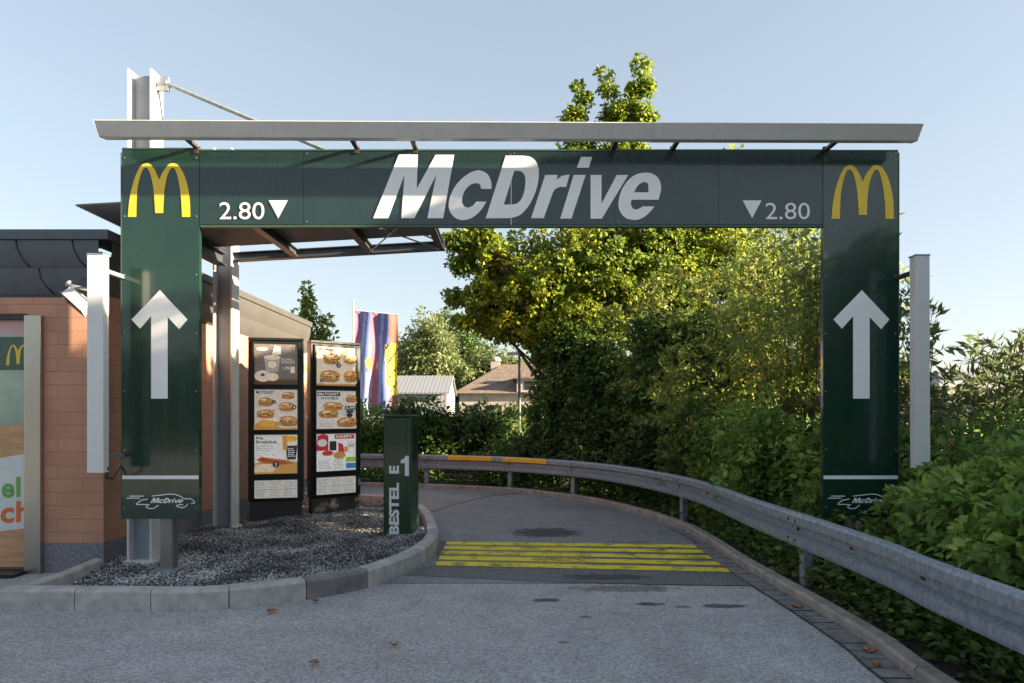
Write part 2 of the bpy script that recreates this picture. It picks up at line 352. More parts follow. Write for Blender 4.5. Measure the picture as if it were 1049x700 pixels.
# ================================================================== setting
kerb_px=[(431,500),(513,504),(587,512),(643,524),(702,545),(760,582),(832,625),(895,665),(936,697)]
kc=[G(*p) for p in kerb_px]
kc=[Vector((-14,15.9,0)),Vector((-7,15.7,0)),Vector((-4,15.5,0))]+kc+[Vector((2.40,2.6,0)),Vector((2.36,0.5,0)),Vector((2.3,-4,0)),Vector((2.3,-14,0))]
KC=[Vector((x,y,0)) for x,y in smooth([(v.x,v.y) for v in kc],(),6,False)]
def offset(path,d):
    out=[]
    for i,p in enumerate(path):
        t=(path[min(i+1,len(path)-1)]-path[max(i-1,0)]).normalized(); out.append(p+Vector((-t.y,t.x,0))*d)
    return out          # positive = outside of the bend
def arclen(path):
    s=[0]
    for a,b in zip(path,path[1:]): s.append(s[-1]+(b-a).length)
    return s
def at(path,S,s):
    for i in range(len(S)-1):
        if S[i+1]>=s: return path[i].lerp(path[i+1],(s-S[i])/max(1e-6,S[i+1]-S[i])), (path[i+1]-path[i]).normalized()
    return path[-1],(path[-1]-path[-2]).normalized()
def sheet(name,outline,z,m,k='structure'):
    mb=MB(); mb.flat([[(p[0],p[1]) for p in outline]],lambda u,v:(u,v,z)); return kind(mb.build(name,m),k)

mb=MB(); mb.box(-400,400,-200,900,-.6,-.03)
kind(mb.build('ground',mat('far ground',(.09,.10,.07),rough=1,noise=.4,nscale=.3)),'structure')
mb=MB(); e=offset(KC,.02); fx=[(p.x,p.y) for p in e]
mb.flat([fx+[(-14,-14)]],lambda u,v:(u,v,0)); kind(mb.build('road',M['asphalt']),'structure')
# darker lane surface beyond the gantry, and the dark patch at its near edge
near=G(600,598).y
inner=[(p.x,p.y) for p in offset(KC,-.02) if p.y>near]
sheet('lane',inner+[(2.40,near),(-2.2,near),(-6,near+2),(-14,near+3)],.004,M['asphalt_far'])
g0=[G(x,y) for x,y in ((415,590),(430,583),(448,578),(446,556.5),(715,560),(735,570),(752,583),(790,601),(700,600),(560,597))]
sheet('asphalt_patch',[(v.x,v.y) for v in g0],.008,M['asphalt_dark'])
# yellow stripes
ym=mat('worn yellow paint',(.62,.47,.02),rough=.7,bump=.3,bscale=80)
nt=ym.node_tree; N=nt.nodes; b=N['Principled BSDF']; tn=N.new('ShaderNodeTexNoise'); tn.inputs['Scale'].default_value=3.2; tn.inputs['Detail'].default_value=12; tn.inputs['Roughness'].default_value=.72
tn2=N.new('ShaderNodeTexNoise'); tn2.inputs['Scale'].default_value=45; ad=N.new('ShaderNodeMath'); ad.operation='MULTIPLY_ADD'; ad.inputs[1].default_value=.35
tc=N.new('ShaderNodeTexCoord'); nt.links.new(tc.outputs['Object'],tn.inputs[0]); nt.links.new(tc.outputs['Object'],tn2.inputs[0]); nt.links.new(tn2.outputs[0],ad.inputs[0]); nt.links.new(tn.outputs[0],ad.inputs[2])
rp=N.new('ShaderNodeValToRGB'); rp.color_ramp.elements[0].position=.52; rp.color_ramp.elements[0].color=(.085,.075,.05,1); rp.color_ramp.elements[1].position=.68; rp.color_ramp.elements[1].color=(.78,.62,.035,1)
nt.links.new(ad.outputs[0],rp.inputs[0]); nt.links.new(rp.outputs[0],b.inputs['Base Color'])
mb=MB()
for a,c in (((457,557.2),(715,560.8)),((455,562),(721,566)),((452,567),(728,572)),((450,572.3),(737,578.2)),((447,578.3),(746,585))):
    p,q=G(*a),G(*c); w=.10
    for k in range(24):
        x0=p.lerp(q,k/24); x1=p.lerp(q,(k+1)/24); j=[random.uniform(-.006,.006) for _ in range(2)]
        mb.add([(x0.x,x0.y-w,.012),(x1.x,x1.y-w,.012),(x1.x,x1.y+w,.012),(x0.x,x0.y+w,.012)],[(0,1,2,3)])
kind(mb.build('yellow_road_marking',ym),'structure')

rm=mat('paint residue',(.16,.145,.10),rough=.8,col2=(.34,.28,.06),nscale=5)
a_,b_,c_,d_=G(452,580),G(600,582),G(590,558),G(462,556); mb=MB(); mb.add([(v.x,v.y,.0100) for v in (a_,b_,c_,d_)],[(0,1,2,3)]); kind(mb.build('road_marking_residue',rm),'structure')
q=[G(*p) for p in ((372,538),(410,533),(436,527),(470,516),(500,509),(540,505))]; mb=MB()
for a,c in zip(q,q[1:]): mb.add([(a.x,a.y-.03,.012),(c.x,c.y-.03,.012),(c.x,c.y+.03,.012),(a.x,a.y+.03,.012)],[(0,1,2,3)])
kind(mb.build('asphalt_seam',mat('tar seam',(.035,.035,.037),rough=.6)),'structure')
# paver strip inside the kerb at the right, then the kerb stones along the lane
mb=MB(); S=arclen(KC); tot=S[-1]; cur=0
pi=[p for p in KC if p.y<10.2]; a_=offset(pi,-.0); b_=offset(pi,-.19)
mb2=MB()
Sp=arclen(pi); s=0
while s<Sp[-1]-.16:
    p,t=at(pi,Sp,s+.006); q,t2=at(pi,Sp,s+.155); n1=Vector((-t.y,t.x,0)); n2=Vector((-t2.y,t2.x,0)); dz=random.uniform(-.003,.003)+.014
    w_=.19 if p.y<8.6 else .12
    mb2.add([tuple(p-n1*w_+Vector((0,0,dz))),tuple(q-n2*w_+Vector((0,0,dz))),tuple(q-n2*.012+Vector((0,0,dz))),tuple(p-n1*.012+Vector((0,0,dz)))],[(0,1,2,3)]); s+=.162
kind(mb2.build('gutter',mat('gutter pavers',(.20,.19,.185),rough=.85,noise=.4,nscale=9,bump=.4,bscale=60)),'structure')
mb2=MB(); q1=offset(pi,-.006); q2=[a_.lerp(b_,1) if a_.y<8.6 else a_.lerp(b_,.13/.2) for a_,b_ in zip(pi,offset(pi,-.2))]
for i in range(len(pi)-1): mb2.add([(q2[i].x,q2[i].y,.009),(q2[i+1].x,q2[i+1].y,.009),(q1[i+1].x,q1[i+1].y,.009),(q1[i].x,q1[i].y,.009)],[(0,1,2,3)])
kind(mb2.build('gutter_joints',mat('joint dirt',(.075,.068,.06),rough=1,noise=.4,nscale=20)),'structure')
def kerb_run(path,length,width,h,name,mats,pick,ch=.018):
    mb=MB(); S=arclen(path); s=0; i=0
    while s<S[-1]-.1:
        e=min(s+length*(1 if callable(pick) else 1),S[-1]); dz=random.uniform(-.004,.004); k=6; ring=[]
        mi=pick(path,s)
        for j in range(k+1):
            p,t=at(path,S,s+.004+(e-s-.008)*j/k); n=Vector((-t.y,t.x,0))
            prof=[(0,-.05),(0,h-ch+dz),(ch,h+dz),(width-.008,h+dz),(width,h-.01+dz),(width,-.05)]
            ring.append([p+n*u+Vector((0,0,v)) for u,v in prof])
        vs=[v for r_ in ring for v in r_]; m_=len(ring[0]); fs=[]
        for j in range(k):
            for u in range(m_): fs.append((j*m_+u,j*m_+(u+1)%m_,(j+1)*m_+(u+1)%m_,(j+1)*m_+u))
        fs.append(tuple(range(m_))); fs.append(tuple(k*m_+u for u in reversed(range(m_))))
        mb.add(vs,fs,mi); s=e; i+=1
    return kind(mb.build(name,mats),'structure')
kerb_run(KC,1.0,.12,.09,'kerb',[M['kerb_brown']],lambda p,s:0)
# soil behind the kerb
o1=offset(KC,.115); mb=MB(); fx=[(p.x,p.y) for p in o1]
mb.flat([fx+[(60,-14),(60,40),(-14,40)]],lambda u,v:(u,v,.05)); kind(mb.build('planting_bed',M['soil']),'structure')

# traffic island: kerb ring and gravel
ik_px=[(57,626),(130,626),(205,626),(262,621),(318,614),(370,604),(405,592),(430,580),(445,568),(449,556),(443,538),(434,529)]
ik=[G(*p) for p in ik_px]; ik=[Vector((-4.17,5.72,0))]+ik+[Vector((-1.8,11.9,0)),Vector((-2.65,12.5,0)),Vector((-4.06,12.8,0))]
IK=[Vector((x,y,0)) for x,y in smooth([(v.x,v.y) for v in ik],(),6,False)]
island_inner=offset(IK,.14)
for i in range(3,len(ik_px)): pass
def pick_front(path,s):
    p,_=at(path,arclen(path),s+.3); return 1 if -2.0<p.x<-1.25 and p.y<7 else 0
IKr=list(IK)
_off=offset(IKr,-1)[5]; sgn=1 if (_off.y-IKr[5].y)<0 else -1     # which side is the road
if sgn==1: pass
kr=kerb_run(IKr,.62,.14,.175,'island_kerb',[M['concrete'],M['wetkerb']],pick_front,.025)
kerb_run([Vector((-4.02,5.86,0)),Vector((-3.98,6.3,0)),Vector((-4.03,6.93,0))],1.2,.09,.172,'island_side_kerb',[M['concrete']],lambda p,s:0)
inn=[(p.x,p.y) for p in offset(IK,.13)]
poly=[(-3.96,5.87)]+[p for p in inn if p[0]>-3.95]+[(-4.05,12.6),(-4.05,7)]
def inside(x,y,pl):
    c=False; j=len(pl)-1
    for i in range(len(pl)):
        if (pl[i][1]>y)!=(pl[j][1]>y) and x<(pl[j][0]-pl[i][0])*(y-pl[i][1])/(pl[j][1]-pl[i][1])+pl[i][0]: c=not c
        j=i
    return c
def gz(x,y): return .115+.035*math.sin(x*2.3+1)*math.cos(y*1.9)+.02*math.sin(5*x+3*y)
sheet('gravel_bed',poly,.02,M['soil'])
PT=[]
while len(PT)<46000:
    x=random.uniform(-4.1,-.85); y=random.uniform(5.8,12.6)
    if y>9.2 and random.random()<.4: continue
    if inside(x,y,poly): PT.append((x,y,gz(x,y)+random.uniform(-.01,.012)))
PT=np.array(PT); n=len(PT); oc=np.array([[1,0,0],[-1,0,0],[0,1,0],[0,-1,0],[0,0,.7],[0,0,-.7]])
V=oc[None]*(rng.uniform(.6,1.3,(n,6,1)))*rng.uniform(.006,.0145,(n,1,1)); ang=rng.uniform(0,6.28,(n,3))
ca,sa=np.cos(ang[:,0]),np.sin(ang[:,0]); x=V[...,0]*ca[:,None]-V[...,1]*sa[:,None]; y=V[...,0]*sa[:,None]+V[...,1]*ca[:,None]; V=np.stack([x,y,V[...,2]],2)
cb,sb=np.cos(ang[:,1]),np.sin(ang[:,1]); x=V[...,0]*cb[:,None]-V[...,2]*sb[:,None]; z=V[...,0]*sb[:,None]+V[...,2]*cb[:,None]; V=np.stack([x,V[...,1],z],2)+PT[:,None]
T=np.array([[0,2,4],[2,1,4],[1,3,4],[3,0,4],[2,0,5],[1,2,5],[3,1,5],[0,3,5]]); Fc=(T[None]+np.arange(n)[:,None,None]*6).reshape(-1,3)
gm=leaf_mat('gravel chips',[(0,(.030,.030,.034)),(.36,(.10,.097,.10)),(.52,(.28,.275,.28)),(.8,(.62,.61,.62)),(1,(.82,.81,.81))],trans=0,nscale=2,rough=.75)
kind(np_mesh('gravel',V.reshape(-1,3),Fc,gm),'stuff')
mb=MB()
nx,ny=60,90
vs=[];fs=[];ok={}
for j in range(ny+1):
    for i in range(nx+1):
        x=-4.06+3.2*i/nx; y=5.85+6.8*j/ny
        vs.append((x,y,gz(x,y)-.012))
for j in range(ny):
    for i in range(nx):
        if all(inside(vs[k][0],vs[k][1],poly) for k in (j*(nx+1)+i,j*(nx+1)+i+1,(j+1)*(nx+1)+i,(j+1)*(nx+1)+i+1)): fs.append((j*(nx+1)+i,j*(nx+1)+i+1,(j+1)*(nx+1)+i+1,(j+1)*(nx+1)+i))
mb.add(vs,fs); kind(mb.build('gravel_base',mat('gravel ground',(.09,.085,.087),rough=1,noise=.8,nscale=70,bump=1,bscale=90)),'stuff')

# ================================================================== gantry sign
YG=6.62; PM=F/YG
gantry=thing('gantry_sign','dark green portal sign spanning the drive-through lane with white lettering, arrows and yellow arches','portal sign',(-.02,YG,0))
def panel(x0,x1,z0,z1,name,m,parent,depth=.16,edge=.008):
    mb=MB(); mb.box(x0,x1,YG,YG+.055,z0,z1,0)
    for z in np.linspace(z0+.1,z1-.08,7):
        for x in (x0+.025,x1-.025): mb.tube([(x,YG+.001,z),(x,YG-.005,z)],.007,6,1)
    return mb.build(name,[m,M['galv']],parent)
def sg(px,py,dy=.004):
    v=P(px,py,YG); return (v.x,YG-dy,v.z)
XL0,XL1,XR0,XR1=-3.673,-2.947,2.93,3.636
left=panel(XL0,XL1,.61,4.09,'upright_panel',M['green'],gantry); right=panel(XR0,XR1,.62,4.07,'upright_panel',M['green'],gantry)
# header of six sheets side by side
mb=MB(); n=6; seams=[XL1+.004+(XR0-XL1-.008)*i/n for i in range(n+1)]
for i in range(n):
    mb.box(seams[i]+.0015,seams[i+1]-.0015,YG+random.uniform(0,.002),YG+.055,3.385,4.075)
    for z in (3.41,4.05):
        if i: mb.tube([(seams[i]+.03,YG+.004,z),(seams[i]+.03,YG-.004,z)],.006,6,1)
header=mb.build('header_panel',[M['green_header'],M['galv']],gantry)
for x0,x1,z0 in ((XL0,XL1,4.091),(XR0,XR1,4.071),(XL1+.004,XR0-.004,4.076)):
    mb=MB(); mb.box(x0,x1,YG-.004,YG+.06,z0,z0+.014); mb.build('top_trim',M['green_edge'],gantry)
for x in (XL0-.012,XR1+.002):
    mb=MB(); mb.box(x,x+.01,YG-.003,YG+.06,.61,4.06); mb.build('side_trim',M['green_edge'],gantry)
mb=MB(); mb.box(XL1+.006,XR0-.006,YG+.005,YG+.05,3.36,3.383); mb.build('bottom_trim',M['green_edge'],gantry)
# big lettering (outlines measured on the photo, in sixths-of-pixel units)
Z=6.768
def lp(pts,ox=375,oy=150,k=Z): return [(ox+x/k,oy+y/k) for x,y in pts]
off=1049
GL=[]
GL.append([[(50,500),(228,58),(360,58),(352,295),(482,60),(612,60),(535,500),(425,500),(488,200),(335,500),(245,500),(267,200),(155,500)]])
c_=[(870,297),(868,250),(850,205),(822,180),(785,168),(735,178),(680,212),(630,262),(595,320),(575,380),(575,430),(595,475),(630,503),(670,513),(715,505),(760,480),(800,440),(835,385),(765,385),(742,411),(712,425),(685,420),(668,395),(668,355),(685,310),(715,275),(745,260),(775,258),(793,272),(797,297)]
GL.append([smooth(c_,{0,17,18,29},4)])
Do=[(830,500),(968,66),(1085,66),(1139,75),(1179,108),(1197,165),(1194,240),(1174,320),(1139,395),(1094,455),(1049,487),(985,500)]
Di=[(955,405),(1028,172),(1062,172),(1088,185),(1103,215),(1104,265),(1095,320),(1075,370),(1045,398),(1010,405)]
GL.append([smooth(Do,{0,1,2,11},4),smooth(Di,{0,1,2,9},4)])
r_=[(95,500),(193,200),(280,200),(272,232),(310,205),(362,197),(338,283),(295,283),(262,297),(245,325),(183,500)]
GL.append([[(x+off,y) for x,y in r_]])
GL.append([[(x+off,y) for x,y in ((297,503),(390,200),(473,200),(375,503))]])
GL.append([[(x+off,y) for x,y in ((412,150),(440,75),(518,75),(495,150))]])
GL.append([[(x+off,y) for x,y in ((507,200),(583,200),(583,400),(688,200),(768,200),(585,503),(507,503))]])
eo=[(950,418),(920,455),(880,490),(835,510),(790,510),(745,495),(712,455),(700,410),(705,360),(725,300),(765,240),(815,200),(870,185),(925,188),(970,215),(993,260),(993,310),(978,372),(790,372),(787,405),(800,430),(820,440),(845,432),(868,418)]
ei=[(808,320),(830,280),(855,258),(885,250),(905,265),(908,320)]
GL.append([smooth([(x+off,y) for x,y in eo],{0,17,18,23},4),smooth([(x+off,y) for x,y in ei],{0,5},4)])
mb=MB()
for g in GL: mb.flat([lp(l) for l in g],lambda u,v:sg(u,v,.005))
mb.build('lettering',M['white_film'],header)
def clearance(x0,x1,y0,y1,tx0):
    mb=MB(); put_text(mb,'2.80',lambda u,v:sg(u,v,.005),x0,x1,y1,y0,bold=.0)
    mb.flat([[(tx0,205.5),(tx0+19.5,205.5),(tx0+9.8,224)]],lambda u,v:sg(u,v,.005)); mb.build('height_marking',M['white_film'],header)
clearance(225,271,207.5,225,275.5); clearance(784,829.5,208,225,760.5)
arch=[(65,645),(80,480),(105,350),(145,220),(195,125),(250,95),(300,110),(345,170),(385,265),(425,180),(480,110),(525,95),(580,115),(640,210),(680,340),(700,480),(705,645),(620,645),(612,480),(595,330),(570,215),(550,160),(525,140),(500,160),(470,220),(445,340),(432,480),(428,605),(345,605),(338,480),(325,340),(300,220),(275,160),(248,138),(220,160),(190,240),(165,360),(155,500),(152,645)]
archs=smooth(arch,{0,8,16,17,27,28,38},4)
car_lines=[[(415,272),(500,262),(620,248),(700,252),(760,275),(800,303),(880,303),(915,325),(930,355),(885,360)],[(150,272),(320,272)],[(115,297),(275,297)],[(370,308),(300,318),(255,345),(228,372),(390,372),(345,400),(380,420),(440,420),(495,380)],[(845,365),(825,395),(780,412),(725,400),(705,385),(740,375),(790,375)]]
arrow=[(882.7,297.4),(911,327.5),(902.5,337.5),(890.7,325),(890.7,408.5),(873.7,408.5),(873.7,324),(862.4,337),(853.5,327.5)]
for pn,dx,ady,xa,xb in ((left,-718.7,0,XL0,XL1),(right,0,0,XR0,XR1)):
    mb=MB(); mb.flat([[(845+x/10+(-720.3 if dx else 0),160+y/10-(2 if dx else 0)) for x,y in archs]],lambda u,v:sg(u,v)); mb.build('yellow_arches',M['yellow_film'],pn)
    mb=MB(); mb.flat([[(x+dx,y) for x,y in arrow]],lambda u,v:sg(u,v)); mb.build('arrow',M['white_film'],pn)
    mb=MB(); zz=P(0,489,YG).z; mb.box(xa+.004,xb-.004,YG-.004,YG,zz-.018,zz+.016); mb.build('stripe',M['white_film'],pn)
    mb=MB(); ex=0 if dx else 718
    f2=lambda x,y:(120+ex+x/11.66,485+y/11.66)
    for l in car_lines:
        q=[f2(*p) for p in l]
        for a,c in zip(q,q[1:]):
            d=Vector((c[0]-a[0],c[1]-a[1])); d.normalize(); w=.45; nx_,ny_=-d.y*w,d.x*w
            mb.add([sg(a[0]+nx_,a[1]+ny_),sg(a[0]-nx_,a[1]-ny_),sg(c[0]-nx_,c[1]-ny_),sg(c[0]+nx_,c[1]+ny_)],[(0,1,2,3)])
    for g in GL:
        mb.flat([[f2(400+(x-50)/1992*390,293+(y-58)/450*62) for x,y in l] for l in g],lambda u,v:sg(u,v,.005))
    mb.build('car_emblem',M['white_film'],pn)
# posts under the uprights
for x in (-3.29,3.28):
    mb=MB(); mb.box(x-.065,x+.065,YG+.058,YG+.19,.0,3.9); mb.build('support_post',M['post'],gantry,bevel=.02)
    mb=MB(); mb.box(x-.12,x+.12,YG-.03,YG+.20,.10,.118); mb.build('base_plate',M['galv'],gantry)
# long lamp housing above the header
mb=MB(); prof=[(6.215,4.192),(6.30,4.083),(6.41,4.10),(6.41,4.192)]
fn=lambda u,v,w:(w,u,v-.005*(w+3.7)/7.4*7)
mb.prism(prof,fn,-3.70,1.255,0); mb.prism(prof,fn,1.258,3.635,1)
mb.build('lamp_housing',[M['ribbar'],M['lightbar']],gantry,bevel=.004)
mb=MB(); mb.prism([(6.212,4.192),(6.212,4.2),(6.415,4.2),(6.415,4.192)],fn,-3.702,3.637); mb.build('lamp_lid',M['whitesteel'],gantry)
for x in (-2.97,-1.46,-.91,.95,1.51,2.95):
    mb=MB(); mb.box(x-.02,x+.02,6.36,YG+.06,4.10-.005*(x+3.7),4.125-.005*(x+3.7)); mb.box(x-.02,x+.02,YG-.01,YG+.02,4.05,4.115); mb.build('lamp_bracket',M['bracket'],gantry)
# upright lamp housings beside the panels
for x,w,z0,z1 in ((-3.69,.145,1.08,3.01),(3.635,.125,1.12,3.0)):
    sx=-1 if x<0 else 1; mb=MB(); mb.prism([(x-w/2,6.22),(x+w/2,6.22),(x+w/2-.012,6.33),(x-w/2+.012,6.33)],lambda u,v,ww:(u,v,ww),z0,z1)
    h=mb.build('side_lamp_housing',M['lightbar'],gantry,bevel=.004)
    mb=MB(); mb.box(x-w/2-.002,x+w/2+.002,6.216,6.334,z1+.001,z1+.012); mb.build('end_cap',M['galv'],h)
    for z in (z0+.13,z1-.12):
        mb=MB(); xe=XL0 if sx<0 else XR1; mb.box(min(x,xe),max(x,xe)+.012,6.30,6.34,z-.018,z+.018); mb.box(xe-.02,xe+.02,6.30,YG+.05,z-.018,z+.018); mb.build('side_lamp_bracket',M['bracket'] if sx>0 else M['galv'],gantry)
mb=MB(); mb.tube([(-3.62,6.3,1.12),(-3.66,6.34,1.02),(-3.69,6.5,1.0),(-3.68,6.64,1.13)],.008,6); mb.build('cable',M['black'],gantry)

# ================================================================== canopy on two steel columns
cz=lambda x:3.68+.055*(x+3.86)
canopy=thing('canopy','flat corrugated canopy hung from two tall white steel columns behind the portal sign','canopy',(-3.75,8,0))
def hcol(x,y,z1,w=.25):
    mb=MB(); t=.022
    mb.box(x-w/2,x-w/2+t,y,y+.24,.0,z1); mb.box(x+w/2-t,x+w/2,y,y+.24,.0,z1);     mb.box(x-w/2-.03,x+w/2+.03,y-.03,y+.27,.08,.125)
    o=mb.build('column',M['whitesteel'],canopy,bevel=.003)
    mb=MB(); mb.box(x-w/2+t,x+w/2-t,y+.10,y+.115,.0,z1-.03); mb.build('web',M['web'],o)
    mb=MB(); mb.box(x+w/2+.002,x+w/2+.12,y+.09,y+.13,z1-.18,z1-.04); mb.tube([(x+w/2+.09,y+.06,z1-.1),(x+w/2+.09,y+.16,z1-.1)],.025,8); mb.build('rod_bracket',M['galv'],canopy)
hcol(-3.745,7.06,5.07); hcol(-3.75,9.1,5.05)
mb=MB()
nc=96; xs=np.linspace(-4.32,-.93,nc*2+1); vs=[];fs=[]
ny_=40
for i,x in enumerate(np.linspace(-4.32,-.93,3)):
    for j in range(ny_*4+1):
        y=6.95+1.86*j/(ny_*4); zz=cz(x)+ (0,.018,.018,0)[j%4]+.0
        vs.append((x,y,zz))
m_=ny_*4+1
for i in range(2):
    for j in range(m_-1): fs.append((i*m_+j,i*m_+j+1,(i+1)*m_+j+1,(i+1)*m_+j))
mb.add(vs,fs); so=mb.build('corrugated_sheet',M['sheet'],canopy); sm=so.modifiers.new('s','SOLIDIFY'); sm.thickness=.003
def ibeam(a,b_,h,w,name,m=None):
    a=Vector(a);b_=Vector(b_); d=(b_-a).normalized(); s_=d.cross(Vector((0,0,1))).normalized(); u=s_.cross(d); mb=MB(); t=.010
    for (s0,s1,u0,u1) in ((-w/2,w/2,-t,0),(-w/2,w/2,-h,-h+t),(-t/2,t/2,-h+t,-t)):
        vs=[p+s_*ss+u*uu for p in (a,b_) for ss,uu in ((s0,u0),(s1,u0),(s1,u1),(s0,u1))]
        mb.add(vs,[(0,1,2,3),(7,6,5,4),(0,4,5,1),(1,5,6,2),(2,6,7,3),(3,7,4,0)])
    return mb.build(name,m or M['canopy'],canopy)
ibeam((-3.62,9.16,cz(-3.62)+.0),(-.88,9.16,cz(-.88)),.11,.12,'edge_beam')
ibeam((-3.62,7.12,cz(-3.62)-.004),(-.88,7.12,cz(-.88)-.004),.12,.12,'edge_beam')
for x in (-2.81,-1.85,-.93): ibeam((x,7.19,cz(x)-.006),(x,9.22 if x<-2 else 9.24,cz(x)-.006),.10,.09,'rafter')
ibeam((-3.75,7.31,3.67),(-3.75,9.09,3.67),.16,.13,'side_beam')
mb=MB(); mb.tube([(-3.53,7.17,4.97),(-.98,7.17,3.90)],.022,8); mb.build('tie_rod',M['galv'],canopy)
mb=MB(); mb.tube([(-3.53,9.21,4.95),(-.98,9.21,3.88)],.022,8); mb.build('tie_rod',M['galv'],canopy)
mb=MB(); mb.tube([(-1.83,9.05,cz(-1.8)-.11),(-.95,7.25,cz(-.9)-.12)],.009,6); mb.tube([(-1.83,7.25,cz(-1.8)-.12),(-.95,9.05,cz(-.9)-.12)],.009,6); mb.build('cross_brace',M['galv'],canopy)
mb=MB(); mb.box(-1.30,-1.19,7.05,7.15,3.60,3.68); mb.build('junction_box',M['whitesteel'],canopy,bevel=.004)

# ================================================================== restaurant building
XB,YB,ZF,ZT=-4.11,7.07,2.80,3.43
bld=thing('restaurant_building','low restaurant building with terracotta block walls and dark seamed metal fascia beside the gravel bed','building',(-8,10,0))
WX1=-4.87                                    # right edge of the window opening
mb=MB()
mb.box(WX1,XB,YB,YB+.3,.30,ZF+.1); mb.box(XB-.3,XB,YB+.3,14.0,.30,ZF+.1); mb.box(-12,WX1,YB,YB+.3,2.60,ZF+.1); mb.box(-12,-8.2,YB,YB+.3,.3,2.6); mb.box(-12,XB,14.0,14.3,.3,ZF+.1)
mb.build('wall',M['brick'],bld)
for bb in ((WX1,XB,YB+.004,YB+.3),(XB-.3,XB-.004,YB+.3,14),(-12,-8.2,YB+.004,YB+.3)):
    mb=MB(); mb.box(*bb,0,.299); mb.build('plinth',M['plinth'],bld)
# fascia: bowed seamed metal sheets in two courses, coping above
def fascia(p0,p1,m,name,seams_n,fr_=.009):
    p0=Vector(p0);p1=Vector(p1); d=(p1-p0); L_=d.length; d.normalize(); out=Vector((d.y,-d.x,0)); mb=MB()
    rows=[(ZF,.0),(ZF+.08,.035),(ZF+.16,.055),(ZF+.255,.06)],[(ZF+.26,.045),(ZF+.34,.07),(ZF+.44,.085),(ZF+.525,.085)]
    for r_ in rows:
        n_=40; vs=[];fs=[]
        for i in range(n_+1):
            for z,o_ in r_: vs.append(p0+d*L_*i/n_+out*o_+Vector((0,0,z)))
        for i in range(n_):
            for j in range(3): fs.append((i*4+j,(i+1)*4+j,(i+1)*4+j+1,i*4+j+1))
        mb.add(vs,fs)
    k=0
    for ri,r_ in enumerate(rows):
        s_=.35*ri
        while s_<L_-.05 and seams_n:
            pts=[p0+d*(s_+ (.12*(1-j/3)**2))+out*(o_+.004)+Vector((0,0,z)) for j,(z,o_) in enumerate(r_)]
            if s_+.12<L_: mb.tube(pts,.007,5,1)
            s_+=.56
    return mb.build(name,[m,M['black']],bld,smooth=True)
fascia((-12,YB-.0,0),(XB+.0,YB-.0,0),M['darkmetal'],'fascia',1); fascia((XB,YB,0),(XB,14.05,0),M['greymetal'],'fascia',0)
mb=MB(); mb.box(-12,XB+.105,YB-.105,YB+.3,ZF+.53,ZT); mb.build('coping',M['darkmetal'],bld,bevel=.006)
mb=MB(); mb.box(XB-.2,XB+.107,YB+.302,14.1,ZF+.53,ZT); mb.build('coping',M['greymetal'],bld,bevel=.006)
mb=MB(); mb.box(-12,XB-.2,YB+.302,14.1,ZF+.2,ZF+.5); mb.build('roof',M['darkmetal'],bld)
mb=MB(); mb.box(-12,XB+.0,YB-.001,YB+.02,ZF-.03,ZF+.01); mb.build('soffit',M['black'],bld)
# shop window with steel frame and posters behind it
win=kind(thing('x','','window'),'x'); D.objects.remove(win)
mb=MB(); mb.box(WX1-.0,WX1+.165,YB-.06,YB+.0,.0,2.585); wf=mb.build('window_frame',M['inox'],bld,bevel=.006)
mb=MB(); mb.box(-8.2,WX1-.001,YB-.05,YB+.05,2.545,2.60); mb.build('window_frame',M['black'],bld)
mb=MB(); mb.box(-8.2,WX1-.001,YB-.05,YB+.08,.0,.045); mb.build('window_frame',M['black'],bld)
wp=[mat('poster pink',(.62,.36,.38),rough=.3),mat('poster blurred green',(.42,.52,.42),rough=.3,noise=.35,nscale=1.3),mat('poster wood',(.62,.35,.18),rough=.35,noise=.25,nscale=3,stretch=(1,1,9)),mat('poster card',(.72,.76,.76),rough=.4,noise=.05),mat('poster board green',(.010,.085,.045),rough=.3),M['yellow_film'],mat('poster letter green',(.10,.42,.06),rough=.4),mat('poster letter orange',(.80,.17,.04),rough=.4),mat('poster light grey',(.45,.46,.47),rough=.3,noise=.2,nscale=1.2)]
mb=MB(); yy=YB+.03
def wbx(x0,x1,z0,z1,mi,dy=0): mb.add([(x0,yy-dy,z0),(x1,yy-dy,z0),(x1,yy-dy,z1),(x0,yy-dy,z1)],[(0,1,2,3)],mi)
def wpz(py): return P(0,py,YB).z
wbx(-8.2,WX1,.05,wpz(436),2); wbx(-8.2,WX1,wpz(436),wpz(366),1); wbx(-8.2,WX1,wpz(366),wpz(342),8); wbx(-8.2,WX1,wpz(342),2.545,0)
wf_=lambda u,v:(P(u,v,YB).x,yy-.006,P(u,v,YB).z)
mb.flat([[(-60,480),(30,464),(30,541),(-60,552)]],wf_,3)
mb.flat([[(-10,345),(29.6,345),(29.6,379),(-10,379)]],wf_,4)
mb.flat([[(17+(x-385)/26,374-(640-y)/26) for x,y in archs]],lambda u,v:(P(u,v,YB).x,yy-.009,P(u,v,YB).z),5)
wf2=lambda u,v:(P(u,v-(u*.08),YB).x,yy-.009,P(u,v-(u*.08),YB).z)
put_text(mb,'e',wf2,0,13,511,496,6,bold=.03); put_text(mb,'l',wf2,15,19.5,511,490,6,bold=.02); put_text(mb,'c',wf2,-1,13,537,521,7,bold=.03); put_text(mb,'h',wf2,15,29,537,515,7,bold=.03);
mb.build('poster',wp,wf)
mb=MB(); mb.box(-8.2,WX1-.001,YB+.002,YB+.008,.046,2.544)
